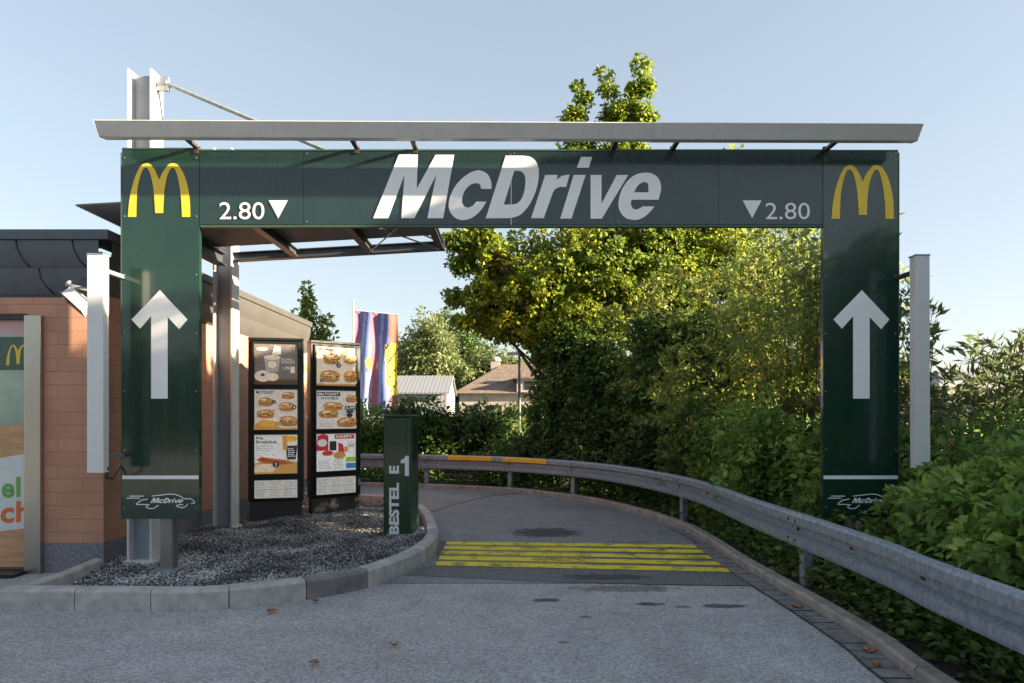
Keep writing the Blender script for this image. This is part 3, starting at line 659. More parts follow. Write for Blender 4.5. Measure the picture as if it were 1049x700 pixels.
gl=D.materials.new('window glass'); gl.use_nodes=True; N=gl.node_tree.nodes; L=gl.node_tree.links; N.clear(); o_=N.new('ShaderNodeOutputMaterial'); ms=N.new('ShaderNodeMixShader'); tb=N.new('ShaderNodeBsdfTransparent'); gb=N.new('ShaderNodeBsdfGlossy'); gb.inputs['Roughness'].default_value=.02; fr=N.new('ShaderNodeFresnel'); fr.inputs[0].default_value=1.3
fm_=N.new('ShaderNodeMath'); fm_.operation='MULTIPLY'; fm_.inputs[1].default_value=.6; L.new(fr.outputs[0],fm_.inputs[0]); L.new(fm_.outputs[0],ms.inputs[0]); L.new(tb.outputs[0],ms.inputs[1]); L.new(gb.outputs[0],ms.inputs[2]); L.new(ms.outputs[0],o_.inputs[0])
mb.build('pane',gl,wf)
mb=MB(); mb.box(-8.3,WX1+.02,YB-.25,YB-.061,.0,.035); mb.build('door_sill',M['black'],bld)

# floodlight
fl=thing('floodlight','small grey floodlight on a bent arm under the dark fascia above the terracotta wall','floodlight',(-4.25,YB-.02,2.95))
mb=MB(); mb.tube([P(90,285,6.97),P(70,289.5,6.72),P(68,292,6.66),P(92,297,6.62)],.017,8); mb.build('arm',M['galv'],fl,smooth=True)
c=P(81,310,6.66); Rm=Matrix.Translation(c)@Matrix.Rotation(R(40),4,'Y')@Matrix.Rotation(R(-28),4,'X')
mb=MB()
mb.prism([(-.13,-.09),(.13,-.09),(.11,.07),(-.11,.07)],lambda u,v,w:Rm@Vector((u,v,w)),-.055,.045); mb.build('housing',M['lightbar'],fl,bevel=.012)
mb=MB(); mb.box(-.105,.105,-.07,.055,-.062,-.0555,M=Rm); mb.build('lens',M['glass'],fl)
mb=MB(); mb.box(-.05,.05,-.04,.04,.0455,.075,M=Rm); mb.build('gearbox',M['galv'],fl,bevel=.01)

# ================================================================== menu boards
food=dict(bun=(.44,.19,.06),bun2=(.52,.27,.10),meat=(.16,.06,.03),red=(.50,.05,.03),lettuce=(.16,.34,.05),cheese=(.80,.42,.04),plate=(.66,.63,.58),dark=(.03,.03,.035),white=(.80,.79,.76),grey=(.38,.38,.38),blue=(.06,.22,.42),green=(.30,.46,.06),wood=(.60,.32,.10),brown=(.10,.055,.035),pinkred=(.55,.03,.05),cream=(.80,.66,.48),smoke=(.17,.145,.13))
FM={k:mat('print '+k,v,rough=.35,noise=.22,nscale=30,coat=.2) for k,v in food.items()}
for m_ in FM.values():      # faint glow added to brighten the prints, backlight only assumed
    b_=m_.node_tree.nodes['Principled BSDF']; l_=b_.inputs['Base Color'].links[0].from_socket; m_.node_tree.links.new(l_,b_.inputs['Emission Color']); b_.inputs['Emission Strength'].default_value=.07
def ell(cx,cy,rx,ry,a0=0,a1=360,n=18): return [(cx+rx*math.cos(R(a0+(a1-a0)*i/n)),cy+ry*math.sin(R(a0+(a1-a0)*i/n))) for i in range(n+(0 if a1-a0==360 else 1))]
def poster(kind_,parent,fn0,u0,u1,v0,v1):
    """printed sheet: picture shapes 1 mm apart so that none share a plane; u,v in 0..1 on the sheet"""
    keys=list(FM); mb=MB(); lay=[0]
    def fn(u,v): return fn0(u0+(u1-u0)*u, v0+(v1-v0)*v, .006+lay[0]*.0006)
    def sh(l,k): lay[0]+=1; mb.flat([l],fn,keys.index(k))
    def tx(s,x0,x1,y0,y1,k,bold=.018): lay[0]+=1; put_text(mb,s,fn,x0,x1,y0,y1,keys.index(k),bold=bold)
    def rect(x0,x1,y0,y1,k): sh([(x0,y0),(x1,y0),(x1,y1),(x0,y1)],k)
    def clip(l): return [(min(1,max(0,a)),min(1,max(0,b_))) for a,b_ in l]
    def burger(cx,cy,w,h=None,mt='meat'):
        h=h or w*.62
        sh(clip(ell(cx,cy-h*.52,w*.55,h*.2)),'plate')
        sh(clip(ell(cx,cy-h*.30,w*.48,h*.26)),'bun'); 
        sh(clip([(cx-w*.5+w*i/9,cy-h*.16+(h*.07 if i%2 else -h*.03)) for i in range(10)]+[(cx+w*.47,cy+h*.08),(cx-w*.47,cy+h*.08)]),'lettuce')
        sh(clip([(cx-w*.47,cy-h*.10),(cx+w*.47,cy-h*.10),(cx+w*.46,cy+h*.06),(cx-w*.46,cy+h*.06)]),mt)
        sh(clip([(cx-w*.45,cy+h*.05),(cx+w*.45,cy+h*.05),(cx+w*.3,cy-h*.08),(cx,cy+h*.02),(cx-w*.25,cy-h*.07)]),'cheese')
        sh(clip(ell(cx,cy+h*.06,w*.48,h*.42,0,180)),'bun2'); sh(clip(ell(cx-w*.1,cy+h*.22,w*.2,h*.10)),'cream')
        for _ in range(16):
            a,b2=random.uniform(-.46,.46),random.uniform(-.35,.38); sh(clip(ell(cx+w*a,cy+h*b2,w*random.uniform(.03,.09),h*random.uniform(.03,.08),n=6)),random.choice(['meat','meat','red','bun','brown','cream','cheese','wood','plate']))
    def badge(cx,cy,r): sh(clip(ell(cx,cy,r,r)),'dark'); tx(random.choice('1234'),cx-r*.3,cx+r*.3,cy-r*.5,cy+r*.5,'white')
    def lines(x0,x1,y0,y1,n,k='grey'):
        for i in range(n):
            y=y1-(y1-y0)*(i+.2)/n; h=(y1-y0)/n*.42; x=x0
            while x<x0+(x1-x0)*random.uniform(.6,1):
                w=random.uniform(.025,.07)*(1); rect(x,min(x+w,x1),y-h,y,k); x+=w+.015
    if kind_=='coffee':
        rect(0,1,0,1,'smoke'); rect(0,1,0,.12,'brown'); sh(ell(.2,.20,.2,.14),'cream'); sh(ell(.2,.22,.16,.11),'plate'); sh(ell(.19,.23,.05,.035),'brown'); sh(ell(.42,.18,.14,.10),'cream')
        sh([(.27,.30),(.55,.30),(.60,.66),(.22,.66)],'grey'); sh(ell(.41,.66,.2,.06),'cream'); sh([(.40,.70),(.62,.74),(.60,.93),(.46,.95)],'plate'); sh(ell(.18,.86,.14,.05),'grey')
        sh(ell(.41,.48,.10,.09),'cream'); lines(.62,.95,.5,.64,3,'plate'); rect(.84,.94,.28,.44,'cream'); tx('1,99',.66,.82,.34,.44,'plate')
    elif kind_=='muffin':
        rect(0,1,0,1,'cream'); rect(0,1,0,.05,'bun2'); tx('McMuffin',.05,.5,.90,.96,'dark'); burger(.38,.70,.42,.28); burger(.84,.72,.34,.26,'cheese'); burger(.32,.25,.5,.3,'red'); burger(.84,.26,.36,.30,'red'); badge(.52,.52,.06); badge(.1,.12,.05); lines(.03,.3,.80,.87,2)
    elif kind_=='toast':
        rect(0,1,0,1,'plate'); tx('McTOAST',.04,.46,.89,.97,'dark'); burger(.26,.70,.36,.22); badge(.45,.69,.05); burger(.78,.86,.32,.18,'red'); burger(.76,.58,.40,.22,'cheese'); badge(.93,.56,.05); burger(.26,.40,.42,.22)
        sh([(0,0),(1,0),(1,.14),(.5,.2),(.2,.25),(0,.12)],'wood'); burger(.8,.22,.44,.26); sh(ell(.3,.14,.18,.07),'cheese'); lines(.05,.3,.55,.6,2); lines(.6,.9,.42,.46,2)
    elif kind_=='double':
        rect(0,1,0,1,'plate'); rect(.03,.6,.86,.96,'dark'); tx('McTOAST',.06,.57,.88,.94,'white'); tx('DOUBLE',.12,.55,.77,.83,'dark'); burger(.42,.60,.5,.22,'red'); burger(.3,.40,.5,.22); burger(.76,.18,.54,.26,'red'); burger(.85,.80,.3,.2)
        rect(.68,.95,.5,.6,'dark'); rect(.72,.9,.42,.49,'dark'); tx('2,99',.7,.93,.52,.58,'white'); sh(ell(.8,.36,.08,.06),'dark'); lines(.04,.4,.05,.15,3)
    elif kind_=='breakfast':
        rect(0,1,0,1,'white'); sh([(0,0),(1,0),(1,.30),(.55,.36),(0,.28)],'wood'); tx('Big',.04,.2,.88,.95,'dark'); tx('Breakfast',.04,.52,.78,.86,'dark'); lines(.05,.45,.58,.72,3); sh([(.76,.36),(.96,.36),(1,.72),(.72,.72)],'dark'); sh([(.66,.60),(.76,.60),(.78,.98),(.64,.98)],'wood'); sh(ell(.86,.90,.14,.08),'cheese'); lines(.78,.95,.42,.66,5,'white')
        sh([(.05,.36),(.15,.44),(.8,.34),(.92,.24),(.3,.22)],'bun'); sh([(.08,.36),(.2,.41),(.7,.31),(.82,.25),(.35,.27)],'red'); sh([(.0,.05),(.42,.04),(.55,.22),(.3,.28),(.02,.22)],'cream'); sh([(.2,.30),(.5,.28),(.48,.24),(.22,.26)],'lettuce'); badge(.5,.24,.08)
    elif kind_=='happy':
        rect(0,1,0,1,'white'); sh([(0,.55),(.30,.55),(.30,.95),(.18,1),(.03,.95)],'pinkred'); sh(ell(.15,.76,.12,.10),'plate'); rect(.46,.96,.86,.98,'red'); tx('HAPPY',.50,.92,.88,.96,'white'); sh([(.33,.55),(.5,.55),(.5,.80),(.33,.80)],'dark'); sh([(.55,.46),(.72,.50),(.66,.72),(.55,.76)],'pinkred')
        sh(ell(.28,.48,.14,.07),'red'); sh(ell(.58,.42,.16,.10),'bun2'); sh(ell(.74,.58,.06,.08),'wood'); tx('3,99',.80,.96,.62,.70,'dark'); lines(.05,.38,.05,.30,6); lines(.42,.66,.05,.34,6); rect(.72,.98,.24,.36,'green'); rect(.72,.98,.06,.2,'blue'); lines(.75,.95,.66,.8,3)
    else:
        rect(0,1,0,1,'plate'); 
        for x in (.04,.36,.68): 
            for y in (.08,.56): lines(x,x+.26,y,y+.34,4,'grey')
        rect(.02,.98,.49,.51,'dark')
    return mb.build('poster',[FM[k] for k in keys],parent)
def menu_board(pl,pr,kinds,label):
    a=Vector(pl);b_=Vector(pr); d=(b_-a); W=d.length; d.normalize(); out=Vector((d.y,-d.x,0)); H0,H1=.12,2.68
    t=thing('menu_board',label,'menu board',((a.x+b_.x)/2,(a.y+b_.y)/2,.1),'menu boards on the gravel island')
    def fn(u,v,o_=0): return a+d*u+out*o_+Vector((0,0,v))
    def bx(mb,u0,u1,o0,o1,v0,v1,mi=0):
        mb.add([fn(u,v,o) for v in (v0,v1) for o in (o0,o1) for u in (u0,u1)],[(0,2,3,1),(4,5,7,6),(0,1,5,4),(2,6,7,3),(0,4,6,2),(1,3,7,5)],mi)
    mb=MB(); bx(mb,.0,W,-.16,-.02,.36,H1); mb.build('cabinet',M['black'],t,bevel=.008)
    mb=MB(); bx(mb,.02,W-.02,-.14,-.03,.02,.355); mb.build('base',mat('board base',(.05,.047,.045),rough=.6,noise=.3),t,bevel=.005)
    mg=.085; spans=[(2.10,2.60),(1.51,2.01),(.93,1.42)]
    spans=[(2.02,2.60),(1.375,1.945),(.745,1.30)]
    mb=MB()
    for v0,v1 in spans+[(.40,.655)]:
        for (u0,u1,w0,w1) in ((mg-.03,W-mg+.03,v0-.03,v0),(mg-.03,W-mg+.03,v1,v1+.025),(mg-.03,mg,v0,v1),(W-mg,W-mg+.03,v0,v1)): bx(mb,u0,u1,-.02,.006,w0,w1)
    mb.build('poster_frame',M['black'],t,bevel=.003)
    mb=MB(); bx(mb,-.01,W+.01,-.02,.012,.695,.712); mb.build('cross_bar',M['black'],t)
    mb=MB(); bx(mb,.0,W,-.02,.01,H1-.03,H1); mb.build('top_bar',M['black'],t)
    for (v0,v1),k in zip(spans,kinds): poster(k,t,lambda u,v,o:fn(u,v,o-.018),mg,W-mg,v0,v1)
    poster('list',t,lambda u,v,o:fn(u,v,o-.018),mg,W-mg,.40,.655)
    return t
b1l=G(254,530,.14);b1r=G(311,528,.14); b2l=G(318.5,526,.14); b2r=G(370,521.5,.14)
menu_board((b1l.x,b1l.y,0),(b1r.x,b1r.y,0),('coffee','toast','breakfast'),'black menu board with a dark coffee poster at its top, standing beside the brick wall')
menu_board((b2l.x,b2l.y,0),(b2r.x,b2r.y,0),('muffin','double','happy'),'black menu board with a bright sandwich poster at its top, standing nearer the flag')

# ================================================================== order post
op=thing('order_post','narrow dark green order post with a white number and vertical lettering on the gravel island','order post',(-1.38,8.6,.08))
pm=Matrix.Translation((-1.55,8.46,0))@Matrix.Rotation(R(-8),4,'Z')
M['postgreen']=mat('green post enamel',(.015,.052,.021),rough=.35,coat=.3,noise=.15,nscale=4)
mb=MB(); mb.box(0,.345,0,.34,.16,1.56,M=pm); body=mb.build('body',M['postgreen'],op,bevel=.012)
mb=MB(); mb.box(-.012,.357,-.015,.35,1.562,1.585,M=pm); mb.build('cap',M['postgreen'],op,bevel=.006)
mb=MB(); mb.box(.03,.315,.03,.31,.05,.158,M=pm); mb.build('base',M['concrete'],op)
fk=lambda u,v,o=.004: pm@Vector((u,-o,v))
kp=lambda px,py:((px-392.6)/29.4*.345,(EYE-(py-HY)/F*8.46))
mb=MB(); (ua,va),(ub,vb)=kp(398.8,547),kp(409.5,477)
put_text(mb,'BESTEL  E',lambda u,v:fk(ub+(ua-ub)*v,va+(vb-va)*u),0,1,0,1,bold=.045)
(ua,va),(ub,vb)=kp(410.5,487.4),kp(420.3,466.8); mb.flat([[(ua+(ub-ua)*x,va+(vb-va)*y) for x,y in ((.52,0),(.95,0),(.95,1),(.60,1),(.45,.86),(.08,.78),(.08,.62),(.52,.64))]],fk); mb.build('lettering',M['white_film'],body)
mb=MB(); mb.box(.3452,.352,.10,.24,1.02,1.45,M=pm); mb.tube([pm@Vector((.346,.17,.86)),pm@Vector((.36,.17,.86))],.014,10); mb.build('speaker_panel',M['black'],op)
mb=MB(); mb.box(.285,.293,-.003,.0,.17,1.55,M=pm); mb.build('door_seam',M['black'],op)

# ================================================================== guardrail
RC=[p for p in offset(KC,.19)]; RC=[p for p in RC if p.y>-6]
gr=thing('guardrail','galvanised steel guardrail curving along the outer edge of the lane','guardrail',(2.6,6,0))
SR=arclen(RC); z0=.402
prof=[(-.03,.0),(-.070,.012),(-.078,.035),(-.078,.095),(-.012,.122),(-.012,.186),(-.078,.212),(-.078,.280),(-.068,.300),(-.03,.31)]
def rail_beam(s0,s1,step=.2,lift=0,prof=prof,mname='rail'):
    n_=max(2,int((s1-s0)/step)); vs=[];fs=[];k=len(prof)
    for i in range(n_+1):
        p,t=at(RC,SR,s0+(s1-s0)*i/n_); n=Vector((-t.y,t.x,0))
        for (o_,z) in prof: vs.append(p+n*(o_-lift)+Vector((0,0,z0+z)))
    for i in range(n_):
        for j in range(k-1): fs.append((i*k+j,(i+1)*k+j,(i+1)*k+j+1,i*k+j+1))
    return vs,fs
s0=0; idx=0
s_ref=min(range(len(RC)),key=lambda i:(RC[i]-Vector((2.65,6.44,0))).length); sref=SR[s_ref]
joints=[sref-4*k for k in range(-3,8) if 0<sref-4*k<SR[-1]]
near_s=lambda x,y: SR[min(range(len(RC)),key=lambda i:(RC[i]-Vector((x,y,0))).length)]
sB,sC,sD=near_s(2.51,10.3),near_s(1.13,13.5),near_s(-.22,14.6)
joints=sorted([sref+8,sref+4,sref,sB,sC,sD]+[sD-2*k for k in range(1,6)]); joints=[j for j in joints if .1<j<SR[-1]]; jj=[0.02]+[j for j in joints if j not in (sD,sD-4,sD-8)]+[SR[-1]-.02]
for a,c in zip(jj,jj[1:]):
    if c-a<.3: continue
    vs,fs=rail_beam(a,min(c+.16,SR[-1]),lift=.0 if idx%2 else .004); mb=MB(); mb.add(vs,fs); o=mb.build('rail_beam',M['rail'],gr); sd=o.modifiers.new('s','SOLIDIFY'); sd.thickness=.004; sd.offset=0; idx+=1
posts=[];s=joints[0]
while s<SR[-1]-.1: posts.append(s); s+=4
for s in joints:
    p,t=at(RC,SR,s+.08); ang=math.atan2(t.y,t.x); m_=Matrix.Translation(p)@Matrix.Rotation(ang,4,'Z')
    mb=MB(); mb.box(-.05,.05,.012,.016,0,.69,M=m_); mb.box(-.05,-.046,.016,.09,0,.69,M=m_); mb.box(.046,.05,.016,.09,0,.69,M=m_); mb.box(-.03,.03,-.01,.012,z0+.10,z0+.21,M=m_)
    for du in (-.07,.07):
        for zz in (.07,.24): mb.tube([m_@Vector((du,-.076,z0+zz)),m_@Vector((du,-.090,z0+zz))],.013,8,1)
    mb.tube([m_@Vector((0,-.014,z0+.155)),m_@Vector((0,-.03,z0+.155))],.018,8,1)
    mb.build('post',[M['rail'],M['bracket']],gr)
for s in np.arange(joints[-1]-8,SR[-1],1.0):
    if min(abs(s-j) for j in joints)>.3 and s<SR[-1]-.2:
        p,t=at(RC,SR,s); n=Vector((-t.y,t.x,0)); mb=MB(); c0=p-n*.016+Vector((0,0,z0+.155)); mb.box(-.03,.03,-.0035,.0,-.010,.010,M=Matrix.Translation(c0)@Matrix.Rotation(math.atan2(t.y,t.x),4,'Z')); mb.build('slot',M['blackpaint'],gr)
# orange reflective bands on the upper wave of the far bend
def s_at_px(px):
    best=min(np.arange(0,SR[-1],.03),key=lambda s:abs((lambda p:CX+F*p.x/p.y-px if p.y>10 else 1e6)(at(RC,SR,s)[0]-Vector((-at(RC,SR,s)[1].y,at(RC,SR,s)[1].x,0))*.08))); return best
for pa,pb in ((459,504),(515,560)):
    a,c=sorted((s_at_px(pa),s_at_px(pb))); vs,fs=rail_beam(a,c,.1,.006,[(-.080,.211),(-.081,.213),(-.081,.281),(-.071,.301)]); mb=MB(); mb.add(vs,fs); o=mb.build('orange_band',M['yellowtape'],gr); sd=o.modifiers.new('s','SOLIDIFY'); sd.thickness=.002; sd.offset=0

# ================================================================== flag, lamp, distant buildings, cars
fp=thing('flagpole','slim pole with a tall blue, red and yellow advertising banner behind the menu boards','flag',(-5.65,25,0))
mb=MB(); mb.tube([(-5.65,25,0),(-5.65,25,5.65)],.035,8); mb.build('pole',M['whitesteel'],fp)
mb=MB(); mb.tube([(-5.65,25,5.28),(-4.08,25,5.12)],.015,6); mb.build('crossbar',M['whitesteel'],fp)
fcol=[mat('banner '+n_,c_,rough=.7,noise=.1) for n_,c_ in (('blue',(.13,.17,.42)),('pale',(.30,.34,.56)),('red',(.50,.11,.16)),('yellow',(.75,.55,.05)),('brown',(.26,.12,.09)),('dark',(.03,.03,.04)))]
mb=MB(); nu,nv=36,44
def ff(u,v): return (-5.60+1.52*u+.02*math.sin(v*9),25+.07*math.sin(u*14+v*2)+.04*math.sin(u*5-v*7),(5.27-.16*u)-(3.6+.1*u)*v)
vs=[ff(i/nu,j/nv) for j in range(nv+1) for i in range(nu+1)]; b0=len(mb.v)
mb.v.extend(vs)
for j in range(nv):
    for i in range(nu):
        u,v=(i+.5)/nu,(j+.5)/nv; w=u+.03*math.sin(v*8)
        if w>.82: c=4 if (v<.28 or v>.78) else 3
        elif w>.72: c=3 if .3<v<.7 else 0
        elif abs(w-.45)<.06 or w<.10: c=2
        elif (w-.40)**2/.02+(v-.50)**2/.004<1: c=3
        elif math.sin(w*31+v*3)>.35 or v>.6 and w<.5: c=1
        else: c=0
        if c==3 and w>.75 and math.sin((v+w*.6)*42)>.86: c=5
        mb.f.append((j*(nu+1)+i,j*(nu+1)+i+1,(j+1)*(nu+1)+i+1,(j+1)*(nu+1)+i)); mb.m.append(c)
mb.build('banner',fcol,fp,smooth=True)

sl=thing('street_lamp','slim grey lamp post with a flat head rising from the bushes beyond the bend','street lamp',(.18,17.2,0))
mb=MB(); mb.tube([(.18,17.2,0),(.18,17.2,1.2),(.18,17.2,1.22),(.18,17.2,3.05)],[.06,.06,.038,.032],10); mb.build('pole',M['darkpole'],sl)
mb=MB(); mb.prism([(-.32,0),(.10,0),(.13,.03),(.06,.07),(-.28,.055)],lambda u,v,w:(.18+u,17.2+w,3.04+v),-.09,.09); mb.build('lamp_head',M['whitesteel'],sl,bevel=.01)

# corrugated shed
sh_=thing('shed','pale corrugated metal shed with a ribbed roof beyond the hedge','shed',(-5,44,0))
M['ribshed']=ribbed('corrugated shed wall',(.30,.31,.32),'X',1.3,1.0); M['ribroof']=ribbed('corrugated shed roof',(.22,.235,.25),'X',1.3,1.0)
a=P(400,415,44); c=P(458,415,44)
mb=MB(); mb.box(a.x-3,c.x,44,50,0,P(0,403,44).z); mb.prism([(44,P(0,403,44).z),(50,P(0,403,44).z),(47,P(0,387,44).z+.15)],lambda u,v,w:(w,u,v),c.x-.2,c.x); mb.build('wall',M['ribshed'],sh_)
ze,zr=P(0,403,44).z,P(0,387,44).z+.15
mb=MB(); mb.prism([(43.7,ze-.05),(47,zr+.02),(50.3,ze-.05),(50.3,ze+.05),(47,zr+.14),(43.7,ze+.05)],lambda u,v,w:(w,u,v),a.x-3.2,c.x+.15); mb.build('roof',M['ribroof'],sh_)
mb=MB(); mb.box(-6.6,-5.4,43.5,43.66,2.35,2.6); mb.build('skylight',M['glass'],sh_)
# old house
YH=56
hs=thing('house','old plastered house with a broad brown tiled roof and skylight, half hidden by bushes','house',(-1,YH,0))
xl,xm,xr=P(464,0,YH).x,P(514,0,YH).x,P(600,0,YH).x; zr=P(0,372,YH).z; ze=P(0,402,YH).z
mb=MB(); mb.box(xl+.5,xr,YH,YH+9,0,ze); mb.build('wall',M['plaster'],hs)
mb=MB(); yc=YH+4.5
mb.add([(xl,YH-.5,ze-.1),(xr+.4,YH-.5,ze-.1),(xr+.4,YH+9.5,ze-.1),(xl,YH+9.5,ze-.1),(xm,yc,zr+.2),(xr+.4,yc,zr+.2)],[(0,1,5,4),(1,2,5),(2,3,4,5),(3,0,4),(3,2,1,0)]); rf=mb.build('roof',M['rooftile'],hs)
mb=MB(); mb.box(xm+1.2,xr+.2,YH-.4,YH+3,ze+.0,ze+1.05); mb.build('dormer',M['plaster'],hs)
mb=MB(); mb.box(xm+.9,xr+.4,YH-.7,YH+3.2,ze+1.05,ze+1.2); mb.build('dormer_roof',M['rooftile'],hs)
for i in range(3):
    x=xm+1.8+i*1.5; mb=MB(); mb.box(x,x+.8,YH-.43,YH-.401,ze+.2,ze+.85); mb.build('window',M['glass'],hs)
for i in range(5):
    x=xl+1.2+i*1.8; mb=MB(); mb.box(x,x+.9,YH-.03,YH-.001,.9,2.3); mb.build('window',M['glass'],hs)
mb=MB(); t_=.45; v0=Vector((xm-.9,YH+.75,0)); mb.box(xm-1.3,xm+.2,YH+1.0,YH+1.9,ze+.62,ze+.95); mb.build('skylight',M['glass'],hs)
mb=MB(); mb.box(xm-1.0,xm-.2,yc-.3,yc+.5,zr-.6,zr+.5); mb.tube([(xm-.6,yc+.1,zr+.5),(xm-.6,yc+.1,zr+.62),(xm-.6,yc+.1,zr+.8),(xm-.6,yc+.1,zr+.9)],[.5,.5,.35,.05],12); mb.build('chimney',M['plaster'],hs)
# long hall at the far right
hl=thing('warehouse','long low grey warehouse on the horizon behind the car park','building',(60,62,0))
mb=MB(); mb.box(P(962,0,62).x,110,62,80,0,P(0,387,62).z); mb.build('wall',mat('hall wall',(.42,.43,.45),rough=.8,noise=.08,nscale=1),hl)
mb=MB(); mb.box(P(960,0,62).x,110.2,61.8,80.2,P(0,387,62).z,P(0,381,62).z); mb.build('roof',mat('hall roof edge',(.25,.26,.28),rough=.7),hl)
mb=MB(); mb.box(36,110,61.9,61.99,2.2,3.2); mb.build('window',M['glass'],hl)
lot=MB(); lot.flat([[(9,16),(70,16),(70,60),(9,60)]],lambda u,v:(u,v,.058)); kind(lot.build('car_park',asphalt_mat('car park asphalt',(.12,.12,.125))),'structure')

def car(name,label,paint,loc,rz,van=False,group='parked cars beyond the hedge'):
    t=thing(name,label,'car',(0,0,0),group)
    if van: body_=[(-2.4,.35),(2.35,.35),(2.42,.75),(2.25,1.05),(1.65,1.2),(1.0,1.9),(.5,1.98),(-2.3,1.98),(-2.42,1.8),(-2.45,.6)]; g_=[(.25,1.2),(1.45,1.22),(.92,1.82),(.3,1.86)]; g2=[(-1.2,1.25),(.05,1.22),(.05,1.82),(-1.2,1.82)]; ws=[(1.66,1.22),(1.03,1.88)]
    else: body_=[(-2.1,.3),(2.1,.3),(2.18,.6),(2.0,.82),(1.15,.95),(.45,1.4),(-.2,1.47),(-1.1,1.43),(-1.75,1.05),(-2.12,.98),(-2.2,.6)]; g_=[(.0,.98),(.98,.98),(.42,1.32),(.0,1.38)]; g2=[(-1.35,1.02),(-.08,.98),(-.08,1.38),(-1.0,1.36)]; ws=[(1.12,.97),(.5,1.37)]
    w=.9 if van else .85
    mb=MB(); mb.prism(body_,lambda u,v,s:(u,s,v),-w,w); mb.build('body',paint,t,bevel=.07,smooth=False)
    mb=MB()
    for s_ in (-1,1):
        for q in (g_,g2): mb.prism(q,lambda u,v,s:(u,s,v),s_*(w+.001),s_*(w+.008))
    (x0,z0_),(x1,z1_)=ws; mb.add([(x0+.01,-w+.12,z0_+.02),(x0+.01,w-.12,z0_+.02),(x1+.03,w-.2,z1_),(x1+.03,-w+.2,z1_)],[(0,1,2,3)]); mb.build('window',M['glass'],t)
    for x in (-1.35,1.35):
        for s_ in (-1,1):
            mb=MB(); mb.tube([(x,s_*(w-.16),.33),(x,s_*(w+.03),.33)],.33,18); wh=mb.build('wheel',M['rubber'],t)
            mb=MB(); mb.tube([(x,s_*(w+.031),.33),(x,s_*(w+.04),.33)],.2,12); mb.build('rim',M['galv'],wh)
    for s_ in (-1,1): mb=MB(); mb.box(2.12,2.2,s_*(w-.28)-.14,s_*(w-.28)+.14,.62,.76); mb.build('headlight',M['lightbar'],t,bevel=.02)
    t.location=loc; t.rotation_euler.z=rz; return t
car('parked_van','white van parked in the far car park, mostly hidden by leaves',M['carwhite'],(15.2,23,.06),R(195),True)
car('parked_car','silver car parked right of the white van behind the hedge',M['carsilver'],(18.6,24.5,.06),R(250))
car('parked_car','white low car parked behind the hedge, farthest from the lane',M['carwhite'],(20.4,30,.06),R(200))

# ================================================================== plants
FULL=1.0
# big maple beyond the bend
tree('maple_tree','tall maple with yellowing upright tops rising above the portal sign','tree',(1.35,14.6,0),
 [(1.4,14.8,4.3,1.8,1.2,1.7),(.2,14.6,4.1,1.05,.9,1.1),(-.55,14.4,4.9,.5,.5,.38),(-.65,14.3,3.95,.35,.4,.3),(-1.05,14.3,4.62,.16,.2,.14),(-1.2,14.3,3.95,.18,.2,.12),(-.98,14.3,3.45,.2,.2,.13),(-1.1,14.2,5.1,.28,.2,.13),(-.6,14.2,5.35,.3,.2,.18),(-.25,14.5,3.45,.5,.5,.35),(.85,14.4,3.2,.6,.5,.5),
  (1.2,14.8,6.35,.8,.6,.7),(2.3,14.8,6.3,1.0,.7,.7),(1.38,14.8,7.25,.34,.3,.4),(1.33,14.8,7.75,.16,.2,.28),(1.48,14.8,8.15,.09,.12,.2),(1.38,14.8,8.5,.04,.05,.08),(2.35,14.8,7.3,.5,.3,.45),(2.15,14.8,7.85,.22,.2,.3),(2.34,14.8,8.05,.12,.15,.15),(2.02,14.8,8.35,.10,.12,.2),(1.95,14.8,8.8,.06,.08,.14),(2.72,14.8,7.9,.24,.2,.4),(2.62,14.8,8.35,.15,.15,.25),(2.82,14.8,8.5,.1,.12,.2),(2.72,14.8,8.95,.07,.08,.16),(3.0,14.8,5.1,1.1,.9,1.3)],
 2050,46,.165,.082,.85,LM['maple'],.16,limbs=110,shell=.45,extra=[[(1.4,14.7,4.5),(1.38,14.8,6.3),(1.42,14.8,7.6),(1.45,14.8,8.5)],[(1.5,14.7,4.5),(2.0,14.8,6.3),(2.12,14.8,7.7),(2.03,14.8,8.9)],[(1.6,14.7,4.5),(2.5,14.8,6.3),(2.66,14.8,7.8),(2.75,14.8,9.0)]],group='trees beyond the bend')
tree('maple_tree','yellow green tree standing right of the tall maple behind the narrow-leaved shrubs','tree',(4.6,15.5,0),
 [(4.3,15.4,5.2,1.3,1.0,1.35),(4.9,15.5,6.3,.4,.4,.45),(4.85,15.5,7.1,.28,.3,.3),(3.4,15.3,4.2,1,.9,1.2),(5.4,15.4,4.2,.9,.9,1.3)],800,48,.19,.09,.8,LM['maple'],.10,limbs=40,group='trees beyond the bend')
# dark ivy clad mass below the maple
tree('ivy_shrub','tall dark ivy clad shrub standing directly under the maple behind the guardrail','shrub',(1.2,14.3,0),
 [(1.1,14.9,1.4,.75,.5,1.5),(1.9,13.8,1.4,.9,.6,1.5),(1.4,14.2,2.6,1.0,.5,.8),(.6,15.4,.6,.7,.4,.7)],1300,38,.17,.082,.75,LM['ivy'],.06,limbs=20,group='shrubs behind the guardrail')
tree('ivy_shrub','dark glossy shrub between the ivy under the maple and the narrow-leaved shrubs','shrub',(3.1,12.4,0),
 [(2.7,12.7,1.3,.8,.6,1.5),(3.5,12.0,1.2,.8,.7,1.3),(3.0,12.6,2.6,.9,.6,.9)],1200,38,.17,.082,.7,LM['mapledark'],.06,limbs=20,group='shrubs behind the guardrail')
